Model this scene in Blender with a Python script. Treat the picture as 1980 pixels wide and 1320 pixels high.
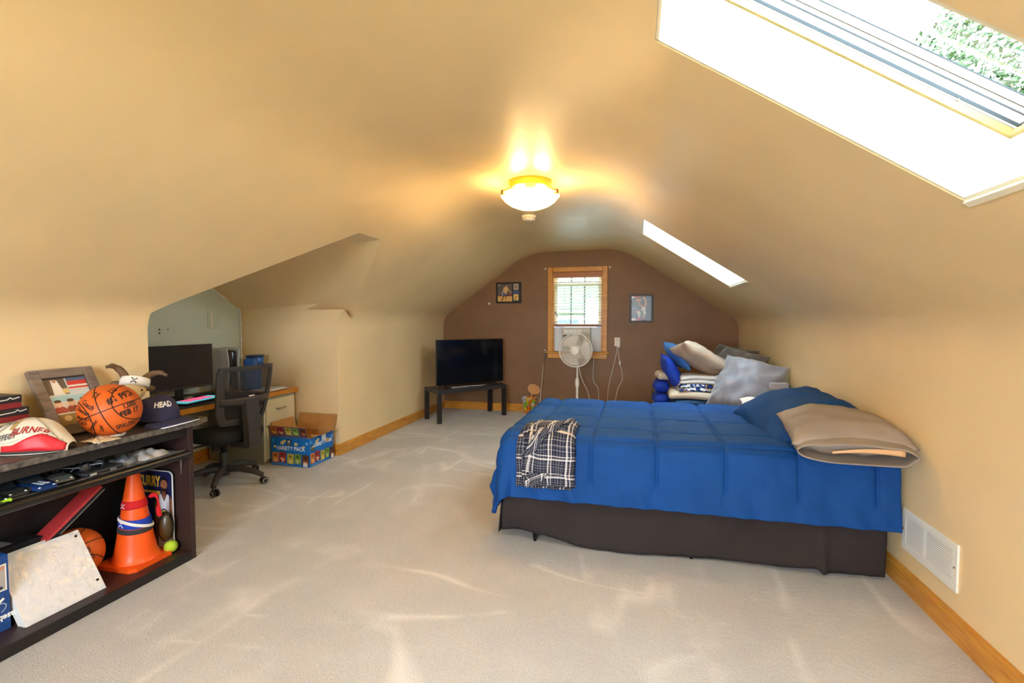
import bpy, bmesh, math, random
from mathutils import Vector, Matrix, Euler, noise as mn
random.seed(7)
for _o in list(bpy.data.objects): bpy.data.objects.remove(_o)
SC = bpy.context.scene
COL = SC.collection
PI = math.pi

# ------------------------------------------------------------------ camera
FPX, HCAM = 940.0, 1.32
_th = math.atan(40/FPX); _psi = math.atan(240/FPX*math.cos(_th))
_f = Vector((-math.sin(_psi)*math.cos(_th), math.cos(_psi)*math.cos(_th), -math.sin(_th)))
cam_d = bpy.data.cameras.new('camera'); cam = bpy.data.objects.new('camera', cam_d); COL.objects.link(cam)
cam.location = (0, 0, HCAM); cam.rotation_euler = _f.to_track_quat('-Z', 'Y').to_euler()
cam_d.sensor_fit = 'HORIZONTAL'; cam_d.sensor_width = 36.0; cam_d.lens = 36.0*FPX/1980.0
cam_d.clip_start = 0.03; cam_d.clip_end = 200
SC.camera = cam

# ------------------------------------------------------------------ light
SC.view_settings.view_transform = 'Standard'; SC.view_settings.look = 'None'
SC.view_settings.gamma = 1.0; SC.view_settings.use_curve_mapping = False
SC.view_settings.exposure = 2.80
world = bpy.data.worlds.new('world'); SC.world = world; world.use_nodes = True
_bg = world.node_tree.nodes['Background']
_bg.inputs[0].default_value = (0.76, 0.88, 1.0, 1); _bg.inputs[1].default_value = 4.2
SC.cycles.max_bounces = 9; SC.cycles.diffuse_bounces = 6; SC.cycles.glossy_bounces = 4
SC.cycles.transmission_bounces = 6; SC.cycles.transparent_max_bounces = 12
SC.cycles.sample_clamp_indirect = 6.0; SC.cycles.use_adaptive_sampling = True; SC.cycles.adaptive_threshold = 0.05
SC.cycles.caustics_reflective = False; SC.cycles.caustics_refractive = False

def portal(name, loc, direction, sx, sy):
    ld = bpy.data.lights.new(name, 'AREA'); ld.shape = 'RECTANGLE'; ld.size = sx; ld.size_y = sy
    o = bpy.data.objects.new(name, ld); COL.objects.link(o); o.location = loc
    o.rotation_euler = Vector(direction).to_track_quat('-Z', 'Y').to_euler()
    ld.cycles.is_portal = True
    return o

# ------------------------------------------------------------------ materials
def lin(c):
    c = c/255.0
    return c/12.92 if c <= 0.04045 else ((c+0.055)/1.055)**2.4
def rgb(c): return (lin(c[0]), lin(c[1]), lin(c[2]), 1.0)
_M = {}
def mat(name, col, rough=0.6, metal=0.0, spec=0.5, vary=None, bump=None, coat=0.0, sheen=0.0,
        trans=0.0, emit=None, alpha=1.0, stretch=(1,1,1), col2=None, rvar=None, ior=1.45):
    """Principled material; vary=(scale, amount, detail) mixes col with col2 by noise; bump=(scale, strength, distance)."""
    if name in _M: return _M[name]
    m = bpy.data.materials.new(name); m.use_nodes = True
    nt = m.node_tree; nd = nt.nodes; b = nd['Principled BSDF']
    b.inputs['Base Color'].default_value = rgb(col); b.inputs['Roughness'].default_value = rough
    b.inputs['Metallic'].default_value = metal; b.inputs['Specular IOR Level'].default_value = spec
    b.inputs['Coat Weight'].default_value = coat; b.inputs['Sheen Weight'].default_value = sheen
    b.inputs['Transmission Weight'].default_value = trans; b.inputs['Alpha'].default_value = alpha
    b.inputs['IOR'].default_value = ior
    if emit:
        b.inputs['Emission Color'].default_value = rgb(emit[0]); b.inputs['Emission Strength'].default_value = emit[1]
    if vary or bump or rvar:
        tc = nd.new('ShaderNodeTexCoord'); mp = nd.new('ShaderNodeMapping'); mp.inputs['Scale'].default_value = stretch
        nt.links.new(tc.outputs['Object'], mp.inputs['Vector'])
    if vary:
        n = nd.new('ShaderNodeTexNoise'); n.inputs['Scale'].default_value = vary[0]
        n.inputs['Detail'].default_value = vary[2] if len(vary) > 2 else 4
        nt.links.new(mp.outputs[0], n.inputs['Vector'])
        r = nd.new('ShaderNodeValToRGB')
        c2 = col2 if col2 else tuple(max(0, x*(1-vary[1])) for x in col)
        r.color_ramp.elements[0].color = rgb(c2); r.color_ramp.elements[1].color = rgb(col)
        r.color_ramp.elements[0].position = 0.32; r.color_ramp.elements[1].position = 0.68
        nt.links.new(n.outputs['Fac'], r.inputs[0]); nt.links.new(r.outputs[0], b.inputs['Base Color'])
    if rvar:
        n3 = nd.new('ShaderNodeTexNoise'); n3.inputs['Scale'].default_value = rvar[0]; n3.inputs['Detail'].default_value = 5
        nt.links.new(mp.outputs[0], n3.inputs['Vector'])
        mr = nd.new('ShaderNodeMapRange'); mr.inputs['To Min'].default_value = rvar[1]; mr.inputs['To Max'].default_value = rvar[2]
        mr.inputs['From Min'].default_value = .3; mr.inputs['From Max'].default_value = .7
        nt.links.new(n3.outputs['Fac'], mr.inputs['Value']); nt.links.new(mr.outputs[0], b.inputs['Roughness'])
    if bump:
        n2 = nd.new('ShaderNodeTexNoise'); n2.inputs['Scale'].default_value = bump[0]; n2.inputs['Detail'].default_value = 3
        nt.links.new(mp.outputs[0], n2.inputs['Vector'])
        bp = nd.new('ShaderNodeBump'); bp.inputs['Strength'].default_value = bump[1]; bp.inputs['Distance'].default_value = bump[2]
        nt.links.new(n2.outputs['Fac'], bp.inputs['Height']); nt.links.new(bp.outputs[0], b.inputs['Normal'])
    _M[name] = m
    return m

def print_mat(name='printed_ink', rough=0.45, spec=0.5, coat=0.0):
    """Flat print: the colours of the printed shapes come from the face colours of the mesh."""
    if name in _M: return _M[name]
    m = bpy.data.materials.new(name); m.use_nodes = True; nt = m.node_tree
    a = nt.nodes.new('ShaderNodeAttribute'); a.attribute_name = 'ink'
    b = nt.nodes['Principled BSDF']; b.inputs['Roughness'].default_value = rough; b.inputs['Specular IOR Level'].default_value = spec
    b.inputs['Coat Weight'].default_value = coat
    nt.links.new(a.outputs['Color'], b.inputs['Base Color']); _M[name] = m
    return m

def glass_mat(name, tint=(235, 245, 245), rough=0.0, mixfac=0.9):
    """Thin clear pane: mostly transparent with a weak mirror reflection."""
    if name in _M: return _M[name]
    m = bpy.data.materials.new(name); m.use_nodes = True; nt = m.node_tree; nt.nodes.clear()
    out = nt.nodes.new('ShaderNodeOutputMaterial'); mix = nt.nodes.new('ShaderNodeMixShader')
    t = nt.nodes.new('ShaderNodeBsdfTransparent'); t.inputs[0].default_value = rgb(tint)
    g = nt.nodes.new('ShaderNodeBsdfGlossy'); g.inputs['Roughness'].default_value = rough
    mix.inputs[0].default_value = 1-mixfac
    nt.links.new(t.outputs[0], mix.inputs[1]); nt.links.new(g.outputs[0], mix.inputs[2]); nt.links.new(mix.outputs[0], out.inputs[0])
    _M[name] = m
    return m

# ------------------------------------------------------------------ mesh helpers
class B:
    """Collects shapes in one bmesh; .obj() links them as ONE mesh object."""
    def __init__(s): s.bm = bmesh.new()
    def _xf(s, vs, loc=(0,0,0), rot=(0,0,0), mtx=None):
        m = mtx if mtx is not None else Matrix.Translation(loc) @ Euler(rot).to_matrix().to_4x4()
        bmesh.ops.transform(s.bm, matrix=m, verts=vs)
    def box(s, c, d, rot=(0,0,0), bev=0.0, seg=2):
        r = bmesh.ops.create_cube(s.bm, size=1.0); vs = r['verts']
        for v in vs: v.co = Vector((v.co.x*d[0], v.co.y*d[1], v.co.z*d[2]))
        if bev > 0:
            es = list({e for v in vs for e in v.link_edges})
            r2 = bmesh.ops.bevel(s.bm, geom=es, offset=min(bev, .49*min(d)), segments=seg, profile=.5, affect='EDGES')
            vs = list({v for f in r2['faces'] for v in f.verts} | {v for v in vs if v.is_valid})
            vs = s._island(vs[0])
        s._xf(vs, c, rot); return s
    def _island(s, v0):
        st = [v0]; seen = {v0}
        while st:
            v = st.pop()
            for e in v.link_edges:
                w = e.other_vert(v)
                if w not in seen: seen.add(w); st.append(w)
        return list(seen)
    def span(s, a, b, bev=0.0):
        a, b = Vector(a), Vector(b)
        return s.box((a+b)/2, [abs(x) for x in (b-a)], bev=bev)
    def poly(s, pts):
        vs = [s.bm.verts.new(p) for p in pts]; return s.bm.faces.new(vs)
    def grid(s, fn, nu, nv, closeu=False, closev=False, flip=False):
        V = [[s.bm.verts.new(fn(i/(nu if closeu else nu-1), j/(nv if closev else nv-1))) for j in range(nv)] for i in range(nu)]
        for i in range(nu if closeu else nu-1):
            for j in range(nv if closev else nv-1):
                q = [V[i][j], V[(i+1) % nu][j], V[(i+1) % nu][(j+1) % nv], V[i][(j+1) % nv]]
                if flip: q.reverse()
                try: s.bm.faces.new(q)
                except ValueError: pass
        return V
    def tube(s, pts, r, seg=8, cap=True, closed=False):
        """round tube along points; r a number or one radius per point"""
        pts = [Vector(p) for p in pts]; n = len(pts)
        rr = r if isinstance(r, (list, tuple)) else [r]*n
        rings = []; up = None
        for i, p in enumerate(pts):
            if closed: t = pts[(i+1) % n]-pts[i-1]
            else: t = pts[min(i+1, n-1)]-pts[max(i-1, 0)]
            t.normalize()
            if up is None: up = Vector((0,0,1)) if abs(t.z) < .9 else Vector((1,0,0))
            a = t.cross(up)
            if a.length < 1e-6: a = t.orthogonal()
            a.normalize(); b = a.cross(t); up = b
            rings.append([s.bm.verts.new(p+(a*math.cos(2*PI*k/seg)+b*math.sin(2*PI*k/seg))*rr[i]) for k in range(seg)])
        for i in range(n if closed else n-1):
            A, C = rings[i], rings[(i+1) % n]
            for k in range(seg): s.bm.faces.new([A[k], A[(k+1) % seg], C[(k+1) % seg], C[k]])
        if cap and not closed:
            s.bm.faces.new(rings[0][::-1]); s.bm.faces.new(rings[-1])
        return s
    def lathe(s, prof, seg=24, loc=(0,0,0), rot=(0,0,0), mtx=None):
        """profile of (radius, z) turned about z; radius 0 closes the end"""
        rings = []; allv = []
        for r, z in prof:
            if r <= 1e-6: ring = [s.bm.verts.new((0,0,z))]
            else: ring = [s.bm.verts.new((r*math.cos(2*PI*k/seg), r*math.sin(2*PI*k/seg), z)) for k in range(seg)]
            rings.append(ring); allv += ring
        for A, C in zip(rings, rings[1:]):
            for k in range(seg):
                k2 = (k+1) % seg
                if len(A) == 1 and len(C) > 1: s.bm.faces.new([A[0], C[k], C[k2]][::-1])
                elif len(C) == 1 and len(A) > 1: s.bm.faces.new([A[k], A[k2], C[0]])
                elif len(A) > 1: s.bm.faces.new([A[k], A[k2], C[k2], C[k]])
        s._xf(allv, loc, rot, mtx); return s
    def prism(s, poly2, h, loc=(0,0,0), rot=(0,0,0), mtx=None):
        """polygon (x,y) extruded h along z"""
        a = [s.bm.verts.new((p[0], p[1], 0)) for p in poly2]; b = [s.bm.verts.new((p[0], p[1], h)) for p in poly2]
        s.bm.faces.new(a[::-1]); s.bm.faces.new(b); n = len(a)
        for i in range(n): s.bm.faces.new([a[i], a[(i+1) % n], b[(i+1) % n], b[i]])
        s._xf(a+b, loc, rot, mtx); return s
    def ball(s, c, r, seg=20, rings=12, sc=(1,1,1)):
        v = bmesh.ops.create_uvsphere(s.bm, u_segments=seg, v_segments=rings, radius=r)['verts']
        for x in v: x.co = Vector((x.co.x*sc[0], x.co.y*sc[1], x.co.z*sc[2]))+Vector(c)
        return s
    def hull(s, pts):
        vs = [s.bm.verts.new(p) for p in pts]
        bmesh.ops.convex_hull(s.bm, input=vs); return s
    def warp(s, fn):
        for v in s.bm.verts: v.co = Vector(fn(v.co))
        return s
    def obj(s, name, m, parent=None, smooth=None, loc=None, rot=None, normals=True):
        if normals: bmesh.ops.recalc_face_normals(s.bm, faces=s.bm.faces)
        me = bpy.data.meshes.new(name); s.bm.to_mesh(me); s.bm.free()
        for x in (m if isinstance(m, (list, tuple)) else [m]): me.materials.append(x)
        o = bpy.data.objects.new(name, me); COL.objects.link(o)
        if parent is not None: o.parent = parent
        if loc is not None: o.location = loc
        if rot is not None: o.rotation_euler = rot
        if smooth is not None: smooth_by_angle(me, smooth)
        return o

def smooth_by_angle(me, deg):
    me.polygons.foreach_set('use_smooth', [True]*len(me.polygons))
    if deg < 179: me.set_sharp_from_angle(angle=math.radians(deg))

def thing(name, label, cat, loc=(0,0,0), rotz=0.0, group=None, rot=None):
    o = bpy.data.objects.new(name, None); COL.objects.link(o); o.empty_display_size = .05
    o.location = loc; o.rotation_euler = rot if rot is not None else (0, 0, rotz)
    return tag(o, label, cat, group)
def tag(o, label, cat, group=None):
    o['label'] = label; o['category'] = cat
    if group: o['group'] = group
    return o
def struct(o): o['kind'] = 'structure'; return o

def boolean(o, cutters, op='DIFFERENCE'):
    for c in cutters:
        md = o.modifiers.new('cut', 'BOOLEAN'); md.operation = op; md.object = c; md.solver = 'EXACT'
    dg = bpy.context.evaluated_depsgraph_get()
    me = bpy.data.meshes.new_from_object(o.evaluated_get(dg))
    o.modifiers.clear(); old = o.data; me.name = o.name; o.data = me; bpy.data.meshes.remove(old)
def kill(*os):
    for o in os:
        me = o.data; bpy.data.objects.remove(o)
        if me.users == 0: bpy.data.meshes.remove(me)

def text_mesh(body, size=1.0, bold=0.0, shear=0.0, align='CENTER', spacing=1.0):
    """vertices and faces of a line of lettering lying in the xy plane"""
    c = bpy.data.curves.new('lettering', 'FONT'); c.body = body; c.size = size; c.align_x = align; c.align_y = 'CENTER'
    c.offset = bold; c.shear = shear; c.resolution_u = 3; c.space_character = spacing
    o = bpy.data.objects.new('lettering', c); COL.objects.link(o)
    dg = bpy.context.evaluated_depsgraph_get(); me = bpy.data.meshes.new_from_object(o.evaluated_get(dg))
    V = [v.co.copy() for v in me.vertices]; Fc = [list(p.vertices) for p in me.polygons]
    bpy.data.objects.remove(o); bpy.data.curves.remove(c); bpy.data.meshes.remove(me)
    return V, Fc
class Print:
    """Flat printed shapes in the xy plane of their sheet; every shape is a hair above the one before."""
    def __init__(s, step=.00025): s.V = []; s.F = []; s.C = []; s.z = 0.0; s.step = step
    def _add(s, V, Fc, col):
        k = len(s.V); s.V += V; s.F += [[i+k for i in f] for f in Fc]; s.C += [rgb(col)]*len(Fc); s.z += s.step
    def poly(s, pts, col): s._add([Vector((p[0], p[1], s.z)) for p in pts], [list(range(len(pts)))], col); return s
    def rect(s, x0, y0, x1, y1, col): return s.poly([(x0,y0),(x1,y0),(x1,y1),(x0,y1)], col)
    def ell(s, cx, cy, rx, ry, col, n=16, a=0.0):
        return s.poly([(cx+rx*math.cos(2*PI*k/n)*math.cos(a)-ry*math.sin(2*PI*k/n)*math.sin(a),
                        cy+rx*math.cos(2*PI*k/n)*math.sin(a)+ry*math.sin(2*PI*k/n)*math.cos(a)) for k in range(n)], col)
    def line(s, pts, w, col):
        for (a, b) in zip(pts, pts[1:]):
            a = Vector(a); b = Vector(b); t = (b-a).normalized(); n = Vector((-t.y, t.x))*w/2
            s.poly([a-n, b-n, b+n, a+n], col); s.z -= s.step
        s.z += s.step; return s
    def text(s, body, cx, cy, size, col, rot=0.0, bold=0.0, sx=1.0, shear=0.0, align='CENTER'):
        V, Fc = text_mesh(body, size, bold, shear, align)
        ca, sa = math.cos(rot), math.sin(rot)
        s._add([Vector((cx+v.x*sx*ca-v.y*sa, cy+v.x*sx*sa+v.y*ca, s.z)) for v in V], Fc, col); return s
    def obj(s, name, parent, mtx=None, fn=None, m=None, loc=None, rot=None):
        me = bpy.data.meshes.new(name)
        V = [fn(v) for v in s.V] if fn else s.V
        if mtx is not None: V = [mtx @ Vector(v) for v in V]
        me.from_pydata([tuple(v) for v in V], [], s.F)
        at = me.attributes.new('ink', 'FLOAT_COLOR', 'FACE')
        for i, c in enumerate(s.C): at.data[i].color = c
        me.materials.append(m or print_mat())
        o = bpy.data.objects.new(name, me); COL.objects.link(o)
        if parent is not None: o.parent = parent
        if loc is not None: o.location = loc
        if rot is not None: o.rotation_euler = rot
        return o
def frame_mtx(origin, xdir, ydir):
    """sheet axes placed in space: x along xdir, y along ydir, z off the sheet"""
    x = Vector(xdir).normalized(); y = Vector(ydir); y = (y-x*y.dot(x)).normalized(); z = x.cross(y)
    m = Matrix.Identity(4)
    for i in range(3): m[i][0], m[i][1], m[i][2], m[i][3] = x[i], y[i], z[i], origin[i]
    return m
def dup(root, loc=None, rotz=None, label=None):
    r = root.copy(); COL.objects.link(r)
    if loc is not None: r.location = loc
    if rotz is not None: r.rotation_euler = (0, 0, rotz)
    if label: r['label'] = label
    for ch in list(root.children):
        c = ch.copy(); COL.objects.link(c); c.parent = r
        for g in ch.children:
            d = g.copy(); COL.objects.link(d); d.parent = c
    return r
def bez(pts, n=8):
    """smooth (Catmull-Rom) curve through points"""
    P = [Vector(p) for p in pts]; out = []
    for i in range(len(P)-1):
        p0, p1, p2, p3 = P[max(i-1,0)], P[i], P[i+1], P[min(i+2,len(P)-1)]
        for k in range(n):
            t = k/n
            out.append(.5*((2*p1)+(p2-p0)*t+(2*p0-5*p1+4*p2-p3)*t*t+(3*p1-p0-3*p2+p3)*t**3))
    out.append(P[-1]); return out
def sm(x, a, b):
    t = max(0., min(1., (x-a)/(b-a))); return t*t*(3-2*t)
def nz(x, y=0., z=0.): return mn.noise(Vector((x, y, z)))
def pillow(b, w, d, h, seedv=0., n=26, wr=.012, bend=None, plump=2.6, mtx=None, ear=0.06):
    """soft pillow in its own plane, w x d, thickness h, pinched corners and creases"""
    def side(sg):
        def fn(u, v):
            x = 2*u-1; y = 2*v-1
            t = max(0., (1-abs(x)**plump))*max(0., (1-abs(y)**plump))
            t = t**.55
            pin = 1-ear*(1-abs(y)**2)*abs(x)**6; pin2 = 1-ear*(1-abs(x)**2)*abs(y)**6
            X = x*w/2*pin; Y = y*d/2*pin2
            edge = (1-t)
            cr = nz(X*9+seedv, Y*9, sg*3.1+seedv)*wr*.9 + nz(X*3.2, Y*3.2+seedv, sg)*wr*1.6
            rad = nz(math.atan2(Y, X)*5+seedv, sg*2., seedv)*wr*1.3*edge*sm(t, 0, .35)
            Z = sg*h/2*t + (cr+rad)*sm(t, 0., .4)
            p = Vector((X, Y, Z))
            if bend: p = Vector(bend(p))
            return mtx @ p if mtx is not None else p
        return fn
    b.grid(side(1), n, n); b.grid(side(-1), n, n, flip=True)
    bmesh.ops.remove_doubles(b.bm, verts=b.bm.verts, dist=1e-4)
    return b
# ------------------------------------------------------------------ the room
XL, XR, YB, YF, ZC = -2.82, 1.30, 6.87, -1.9, 2.30
M_PAINT = mat('cream_yellow_paint', (241, 216, 170), .45, spec=.45, vary=(1.1, .05, 3), bump=(140, .10, .002), rvar=(2.6, .36, .52))
M_BROWN = mat('brown_paint', (136, 98, 64), .5, vary=(3, .06), bump=(160, .12, .002))
M_PALE = mat('pale_green_white_paint', (214, 230, 226), .55, vary=(2, .04))
M_WHITE = mat('white_vinyl', (240, 240, 236), .4)
M_CREAMW = mat('cream_gloss_wood', (244, 240, 222), .35)
M_OAK = mat('honey_oak', (226, 158, 58), .38, vary=(6, .0, 6), col2=(200, 130, 40), stretch=(1, 1, 9), bump=(40, .06, .002))
M_OAKH = mat('honey_oak_level', (228, 162, 62), .38, vary=(7, .0, 6), col2=(200, 130, 42), stretch=(1, 9, 9), bump=(40, .06, .002))
M_OAKY = mat('honey_oak_base', (216, 158, 70), .40, vary=(7, .0, 6), col2=(192, 128, 48), stretch=(9, 1, 9), bump=(40, .06, .002))
M_TAN = mat('tan_strip', (214, 190, 140), .5)
M_PANE = glass_mat('window_pane')

def carpet_mat():
    m = bpy.data.materials.new('cut_pile_carpet'); m.use_nodes = True; nt = m.node_tree; nd = nt.nodes; L = nt.links
    b = nd['Principled BSDF']; b.inputs['Roughness'].default_value = .95; b.inputs['Specular IOR Level'].default_value = .15
    b.inputs['Sheen Weight'].default_value = .25
    tc = nd.new('ShaderNodeTexCoord')
    def noi(sc, st=(1,1,1), rz=0., det=4, dist=0.):
        mp = nd.new('ShaderNodeMapping'); mp.inputs['Scale'].default_value = st; mp.inputs['Rotation'].default_value = (0,0,rz)
        n = nd.new('ShaderNodeTexNoise'); n.inputs['Scale'].default_value = sc; n.inputs['Detail'].default_value = det
        n.inputs['Distortion'].default_value = dist
        L.new(tc.outputs['Object'], mp.inputs[0]); L.new(mp.outputs[0], n.inputs['Vector']); return n
    # brushed-pile strokes: thin lighter lines where the vacuum turned the pile
    def stroke(sc, st, rz, lo, hi, dist):
        n = noi(sc, st, rz, 2, dist)
        s1 = nd.new('ShaderNodeMath'); s1.operation = 'SUBTRACT'; s1.inputs[1].default_value = .5
        s2 = nd.new('ShaderNodeMath'); s2.operation = 'ABSOLUTE'
        r = nd.new('ShaderNodeMapRange'); r.inputs['From Min'].default_value = lo; r.inputs['From Max'].default_value = hi
        r.inputs['To Min'].default_value = 1; r.inputs['To Max'].default_value = 0
        L.new(n.outputs['Fac'], s1.inputs[0]); L.new(s1.outputs[0], s2.inputs[0]); L.new(s2.outputs[0], r.inputs['Value']); return r
    a = stroke(1.5, (1, .35, 1), .5, .0, .028, .3); c = stroke(1.3, (.4, 1, 1), -.35, .0, .022, .5)
    big = noi(1.6, (1, 1, 1), 0, 3); fine = noi(170, det=2); mid = noi(38, det=3)
    msk = nd.new('ShaderNodeMapRange'); msk.inputs['From Min'].default_value = .45; msk.inputs['From Max'].default_value = .62
    L.new(big.outputs['Fac'], msk.inputs['Value'])
    ad = nd.new('ShaderNodeMath'); ad.operation = 'MAXIMUM'; L.new(a.outputs[0], ad.inputs[0]); L.new(c.outputs[0], ad.inputs[1])
    mu = nd.new('ShaderNodeMath'); mu.operation = 'MULTIPLY'; L.new(ad.outputs[0], mu.inputs[0]); L.new(msk.outputs[0], mu.inputs[1])
    r1 = nd.new('ShaderNodeValToRGB'); r1.color_ramp.elements[0].color = rgb((166, 164, 164)); r1.color_ramp.elements[1].color = rgb((202, 200, 200))
    r1.color_ramp.elements[0].position = .3; r1.color_ramp.elements[1].position = .7
    mx0 = nd.new('ShaderNodeMath'); mx0.operation = 'MULTIPLY_ADD'; mx0.inputs[1].default_value = .55
    h = nd.new('ShaderNodeMath'); h.operation = 'MULTIPLY'; h.inputs[1].default_value = .45
    L.new(big.outputs['Fac'], h.inputs[0]); L.new(fine.outputs['Fac'], mx0.inputs[0]); L.new(h.outputs[0], mx0.inputs[2])
    L.new(mx0.outputs[0], r1.inputs[0])
    mix = nd.new('ShaderNodeMix'); mix.data_type = 'RGBA'; mix.inputs['B'].default_value = rgb((224, 221, 219))
    sc = nd.new('ShaderNodeMath'); sc.operation = 'MULTIPLY'; sc.inputs[1].default_value = .75
    L.new(mu.outputs[0], sc.inputs[0]); L.new(sc.outputs[0], mix.inputs['Factor']); L.new(r1.outputs[0], mix.inputs['A'])
    L.new(mix.outputs['Result'], b.inputs['Base Color'])
    bp = nd.new('ShaderNodeBump'); bp.inputs['Strength'].default_value = .55; bp.inputs['Distance'].default_value = .006
    ad2 = nd.new('ShaderNodeMath'); ad2.operation = 'ADD'; L.new(fine.outputs['Fac'], ad2.inputs[0]); L.new(mid.outputs['Fac'], ad2.inputs[1])
    L.new(ad2.outputs[0], bp.inputs['Height']); L.new(bp.outputs[0], b.inputs['Normal'])
    return m
M_CARPET = carpet_mat()

struct(B().span((-4.3, YF-.2, -.12), (1.9, YB+.3, 0)).obj('floor', M_CARPET))

# cross-section of the roof: knee wall, left slope, flat, right slope, knee wall, with soft plaster corners
def fillet(P, R, n=10):
    out = [P[0]]
    for i in range(1, len(P)-1):
        p = Vector(P[i]); a = (Vector(P[i-1])-p); c = (Vector(P[i+1])-p); t = R[i-1]
        a = p+a.normalized()*t; c = p+c.normalized()*t
        for k in range(n+1):
            s = k/n; out.append(tuple((1-s)**2*a+2*s*(1-s)*p+s*s*c))
    out.append(P[-1]); return out
prof = fillet([(XL, 1.20), (XL, 1.375), (-1.487, ZC), (-.19, ZC), (XR, 1.316), (XR, 1.15)], [.13, .30, .26, .13])
outer = [(1.78, 1.15), (1.78, 1.335), (-.195, 2.638), (-.6, 2.75), (-4.25, 2.75), (-4.25, 1.20)]
sec = prof+outer
b = B(); n = len(sec)
A = [b.bm.verts.new((x, YF-.1, z)) for x, z in sec]; C = [b.bm.verts.new((x, YB, z)) for x, z in sec]
b.bm.faces.new(A); b.bm.faces.new(C[::-1])
for i in range(n): b.bm.faces.new([A[i], A[(i+1) % n], C[(i+1) % n], C[i]])
ceiling = struct(b.obj('ceiling', M_PAINT))
wall_left = struct(B().span((-4.25, YF-.1, 0), (XL, YB, 1.20)).obj('wall_left', M_PAINT))
struct(B().span((XR, YF-.1, 0), (XR+.15, YB, 1.15)).obj('wall_right', M_PAINT))

# dormer alcove on the left: straight cheeks, sloped soffits, narrow flat top, falling slightly to the outside
DY0, DY1, DXB = 2.27, 4.17, -3.95
def dormer_sec(x):
    k = .076*(x+1.974)
    top = 1.963+k
    return [(DY0, -.05), (DY0, top-.575*.93), (3.20, top), (3.52, top), (DY1, top-.59*(DY1-3.508)), (DY1, -.05)]
b = B(); S0 = dormer_sec(DXB); S1 = dormer_sec(-1.0)
A = [b.bm.verts.new((DXB, y, z)) for y, z in S0]; C = [b.bm.verts.new((-1.0, y, z)) for y, z in S1]
b.bm.faces.new(A); b.bm.faces.new(C[::-1])
for i in range(6): b.bm.faces.new([A[i], A[(i+1) % 6], C[(i+1) % 6], C[i]])
cut1 = b.obj('cut', M_PAINT)
def soff(x, y): return 1.9635+.076*(x+1.974)-.59*(y-3.508)
cut2 = B().hull([(-3.2, 4.12, 1.45), (-2.2, 4.12, 1.45), (-2.2, 4.42, 1.330), (-3.0, 4.42, 1.330)]+
                [(x, y, soff(x, y)) for x in (-3.0, -2.2) for y in (4.12, 4.42)]).obj('cut', M_PAINT)
boolean(wall_left, [cut1])

# skylights: wells square to the right slope
SA = math.atan(.66); SD = Vector((math.cos(SA), 0, -math.sin(SA))); SN = Vector((math.sin(SA), 0, math.cos(SA)))
S_X0, S_X1 = .045, .825
def slope_z(x): return 1.447-.66*(x-1.102)
S_LEN = (S_X1-S_X0)/math.cos(SA); S_O = Vector((S_X0, 0, slope_z(S_X0)))
def sk(s, y, d): return S_O+SD*s+SN*d+Vector((0, y, 0))
def sbox(b, s0, s1, y0, y1, d0, d1, bev=0.):
    m = Matrix.Identity(4)
    for i in range(3): m[i][0], m[i][1], m[i][2] = SD[i], (0, 1, 0)[i], SN[i]
    c = sk((s0+s1)/2, (y0+y1)/2, (d0+d1)/2)
    b.box((0,0,0), (abs(s1-s0), abs(y1-y0), abs(d1-d0)), bev=bev)
    vs = [v for v in b.bm.verts if not v.tag]
    for v in vs: v.co = m @ v.co + c; v.tag = True
    return b
SKY = [(.987, 1.53), (4.12, 4.80)]
cuts = [cut1, cut2]
for y0, y1 in SKY: cuts.append(sbox(B(), 0, S_LEN, y0, y1, -.2, .8).obj('cut', M_PAINT))
boolean(ceiling, cuts); kill(*cuts)
smooth_by_angle(ceiling.data, 25)

# dormer end wall, its white cord moulding and the blank cover plate
wa = struct(B().span((DXB-.05, DY0-.05, 0), (DXB+.002, DY1+.05, 1.9)).obj('wall_alcove', M_PALE))
s = [Vector((DXB+.012, y, z)) for y, z in [(4.155, .67), (4.155, 1.36)]]
arch = s+bez([(DXB+.012, 4.155, 1.36), (DXB+.012, 4.14, 1.44), (DXB+.012, 4.09, 1.492), (DXB+.012, 3.96, 1.545)], 6)[1:]+[Vector((DXB+.012, 3.53, 1.785)), Vector((DXB+.012, 3.22, 1.79))]
tr = struct(B().tube(arch, .009, 6).obj('trim_1', M_WHITE, smooth=60))
bb = B()
for i, p in enumerate([(4.155, .78), (4.155, .95), (4.155, 1.12), (4.155, 1.29), (4.07, 1.5), (3.93, 1.56), (3.80, 1.635)]):
    bb.box((DXB+.012, p[0], p[1]), (.022, .026, .03), bev=.004)
bb.obj('clip_set', M_WHITE, tr)
pl = struct(B().box((DXB+.006, 3.83, 1.33), (.008, .13, .17), bev=.003).obj('trim_2', mat('pale_plate', (200, 214, 204), .45)))
B().box((DXB+.012, 3.80, 1.33), (.006, .012, .165)).obj('plate_edge', M_WHITE, pl)
hb = struct(B().ball((DXB+.003, 3.28, 1.245), .008, 8, 6).ball((DXB+.003, 3.28, 1.215), .008, 8, 6).ball((DXB+.003, 3.36, 1.245), .006, 8, 6)
            .obj('trim_3', mat('dark_anchor_hole', (70, 74, 74), .6)))

# back wall with the window opening, and the wall behind the camera with an added, unseen fill window
def holed(name, y0, y1, hx0, hx1, hz0, hz1, m):
    o = B().span((-4.25, y0, 0), (1.8, y1, 2.75)).obj(name, m)
    c = B().span((hx0, y0-.1, hz0), (hx1, y1+.1, hz1)).obj('cut', m)
    boolean(o, [c]); kill(c); return struct(o)
holed('wall_back', YB, YB+.16, -1.157, -.452, .885, 2.012, M_BROWN)
holed('wall_front', YF-.26, YF-.1, -1.65, .05, .75, 2.1, M_PAINT)

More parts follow.
